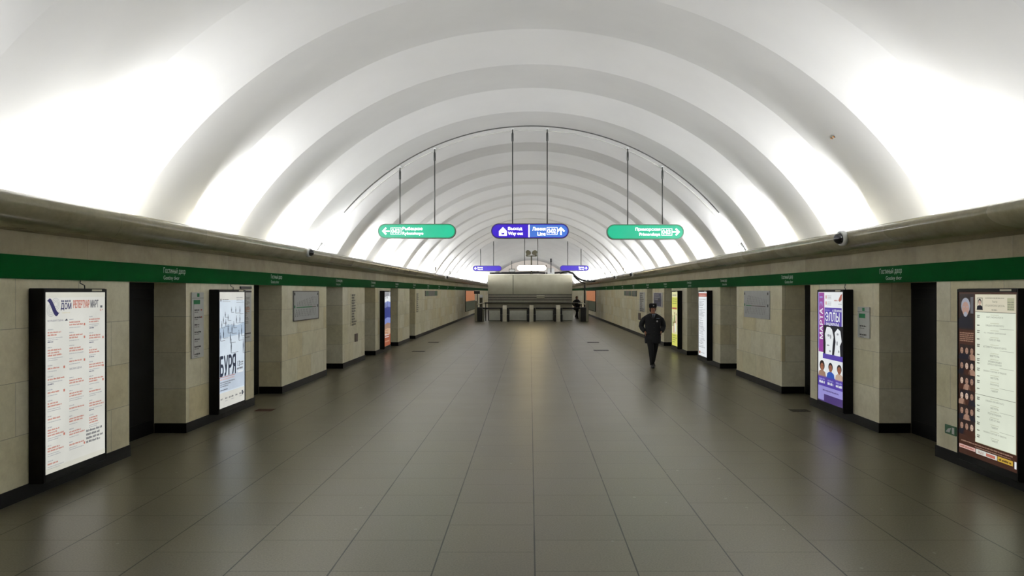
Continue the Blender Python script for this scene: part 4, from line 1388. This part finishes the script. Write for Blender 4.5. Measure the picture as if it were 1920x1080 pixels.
def officer(loc, rz, label, scale=1.0, cap=True):
    """faces local -y; weight on the forward right foot, hands in the coat pockets"""
    nd = {'pelvis': ((0, .0, .93), (.13, .10)), 'waist': ((0, .0, 1.08), (.12, .09)), 'chest': ((0, .0, 1.28), (.15, .10)), 'collar': ((0, .01, 1.42), (.07, .06)),
          'neck': ((0, .0, 1.49), .05), 'jaw': ((0, -.02, 1.545), (.062, .07)), 'brow': ((0, -.012, 1.62), (.076, .09)), 'crown': ((0, .0, 1.69), (.05, .06)), 'nose': ((0, -.115, 1.585), .014)}
    ed = [('pelvis', 'waist'), ('waist', 'chest'), ('chest', 'collar'), ('collar', 'neck'), ('neck', 'jaw'), ('jaw', 'brow'), ('brow', 'crown'), ('brow', 'nose')]
    for s, sd in ((-1, 'r'), (1, 'l')):
        fy = -.17 if s < 0 else .20
        hx = .085
        nd.update({'hip' + sd: ((s * .095, 0, .87), .09), 'knee' + sd: ((s * .07, fy * .55 - .04, .49), .058), 'ankle' + sd: ((s * .038, fy + (.0 if s < 0 else .04), .09 if s < 0 else .15), .04),
                   'toe' + sd: ((s * .042, fy - .10, .038 if s < 0 else .055), .022),
                   'shoulder' + sd: ((s * .165, .015, 1.37), .046), 'elbow' + sd: ((s * .285, .075, 1.13), .044), 'wrist' + sd: ((s * .232, -.055, .985), .028), 'palm' + sd: ((s * .195, -.055, .93), (.034, .018))})
        ed += [('pelvis', 'hip' + sd), ('hip' + sd, 'knee' + sd), ('knee' + sd, 'ankle' + sd), ('ankle' + sd, 'toe' + sd), ('collar', 'shoulder' + sd), ('shoulder' + sd, 'elbow' + sd), ('elbow' + sd, 'wrist' + sd), ('wrist' + sd, 'palm' + sd)]
        for i, (ox, ln) in enumerate(((-.026, .06), (-.009, .07), (.009, .066), (.025, .052))):
            nd['k%d%s' % (i, sd)] = ((s * (.185 + ox), -.06, .90), .0095)
            nd['f%d%s' % (i, sd)] = ((s * (.18 + ox), -.055, .90 - ln), .008)
            ed += [('palm' + sd, 'k%d%s' % (i, sd)), ('k%d%s' % (i, sd), 'f%d%s' % (i, sd))]
        nd['t0' + sd] = ((s * .168, -.082, .935), .011)
        nd['t1' + sd] = ((s * .158, -.085, .90), .009)
        ed += [('palm' + sd, 't0' + sd), ('t0' + sd, 't1' + sd)]
    p = skin_body('person', nd, ed, 'skin')
    tag(p, label, 'person')
    p.location = loc
    p.rotation_euler = (0, 0, rz)
    p.scale = (scale,) * 3
    # coat: one lofted shell from collar to hem, slightly flared
    q = MB()
    secs = [(.655, .215, .155), (.70, .222, .16), (.85, .225, .158), (.98, .222, .15), (1.08, .21, .142), (1.2, .218, .148), (1.3, .232, .148), (1.37, .232, .135), (1.42, .20, .12), (1.455, .135, .1), (1.475, .085, .082)]
    q.loft([ring(0, .01, z, rx, ry, 28, 2.3) for z, rx, ry in secs], 'cloth_navy', True, True)
    coat = q.build('coat', p)
    for s in (-1, 1):
        q = MB()
        q.tube([(s * .12, .01, 1.35), (s * .195, .02, 1.352), (s * .245, .03, 1.30), (s * .29, .065, 1.2), (s * .305, .08, 1.12), (s * .285, .03, 1.06), (s * .25, -.04, 1.0), (s * .236, -.055, .972)], [.045, .062, .072, .075, .072, .066, .056, .05], 'cloth_navy', 16)
        q.build('sleeve', coat)
        q = MB()
        q.box(s * .15 - .06, s * .15 + .06, -.158, -.142, .905, .93, 'cloth_black', .004)
        q.build('pocket_flap', coat)
        q = MB()      # lapel
        q.prism([(s * .015, 1.28), (s * .075, 1.40), (s * .06, 1.47), (s * .04, 1.45)][::s], -.165, -.115, 'cloth_black')
        q.build('lapel', coat)
    q = MB()
    q.prism([(-.045, 1.46), (0, 1.29), (.045, 1.46)], -.158, -.10, 'cloth_shirt')
    q.build('shirt', p)
    q = MB()
    q.prism([(-.012, 1.455), (-.016, 1.31), (0, 1.28), (.016, 1.31), (.012, 1.455)], -.168, -.155, 'cloth_black')
    q.build('tie', p)
    q = MB()
    q.lathe([(.022, 0), (.026, .006), (.012, .012)], (.095, -.142, 1.265), (0, -1, 0), 'badge_silver', 10)
    q.build('badge', p)
    q = MB()
    q.rect(.07, 1.335, .09, .014, 'cloth_shirt', -.149)
    q.v = [(v[0], v[1], v[2]) for v in q.v]
    q.box(.07, .16, -.152, -.13, 1.335, 1.349, 'cloth_shirt', .003)
    q.build('name_bar', p)
    for i in range(4):
        q = MB()
        q.lathe([(.011, 0), (.008, .006)], (.012, -.15 - (.004 if i == 3 else 0), 1.2 - .11 * i), (0, -1, 0), 'ferrule_grey', 8)
        q.build('button', coat)
    for s in (-1, 1):
        fy = -.17 if s < 0 else .20
        kx, ky = s * .07, fy * .55 - .04
        q = MB()
        zc = .09 if s < 0 else .14
        q.loft([ring(s * .04, fy + (.01 if s < 0 else .05), zc - .02, .062, .07, 18), ring(s * .05, fy * .8, .28, .068, .075, 18), ring(kx, ky, .49, .078, .082, 18), ring(s * .082, ky * .5, .68, .092, .1, 18), ring(s * .09, 0, .88, .11, .11, 18)], 'cloth_trouser', True, True)
        q.build('trouser_leg', p)
        q = MB()
        z0 = 0 if s < 0 else .015
        q.loft([ring(s * .042, fy - .06, z0, .043, .125, 18, 2.6), ring(s * .042, fy - .06, z0 + .025, .046, .13, 18, 2.6), ring(s * .042, fy - .05, z0 + .06, .042, .115, 18), ring(s * .042, fy, z0 + .1, .036, .06, 18)], 'leather_black', True, True)
        q.build('shoe', p)
        q = MB()
        q.lathe([(.004, 0), (.009, .002), (.006, .005)], (s * .03, -.098, 1.610), (0, -1, 0), 'eye_dark', 8)
        q.build('eye', p)
        q = MB()
        q.loft([ring(s * .082, .0, 1.565, .008, .016, 8), ring(s * .088, .0, 1.6, .012, .022, 8), ring(s * .084, .004, 1.625, .008, .016, 8)], 'skin', True, True)
        q.build('ear', p)
    q = MB()
    q.box(-.022, .022, -.098, -.085, 1.543, 1.554, 'lip', .004)
    q.build('mouth', p)
    q = MB()
    q.loft([ring(0, .03, 1.50, .06, .05, 18), ring(0, .03, 1.56, .088, .075, 18), ring(0, .022, 1.63, .092, .088, 18), ring(0, .01, 1.69, .08, .085, 18), ring(0, .005, 1.72, .04, .05, 18)], 'hair_dark', True, True)
    q.build('hair', p)
    if cap:
        q = MB()
        q.loft([ring(0, -.005, 1.632, .098, .112, 22), ring(0, -.006, 1.66, .106, .12, 22), ring(0, -.005, 1.70, .107, .12, 22), ring(0, 0, 1.735, .1, .112, 22), ring(0, 0, 1.75, .075, .085, 22)], 'fur_black', True, True)
        c = q.build('cap', p)
        q = MB()
        q.lathe([(.016, 0), (.018, .006), (.006, .01)], (0, -.123, 1.69), (0, -1, .1), 'badge_silver', 10)
        q.build('cap_badge', c)
    return p
officer(((1224 - 994) * 19.6 / F_PX + CAM_X, 19.6, 0), .0, 'officer in black fur cap, dark coat and tie walking towards viewer, hands at pockets', .99)
officer((3.5, 54.5, 0), .5, 'distant bareheaded person in dark coat in the right passage beyond the parapet', 1.0, False)
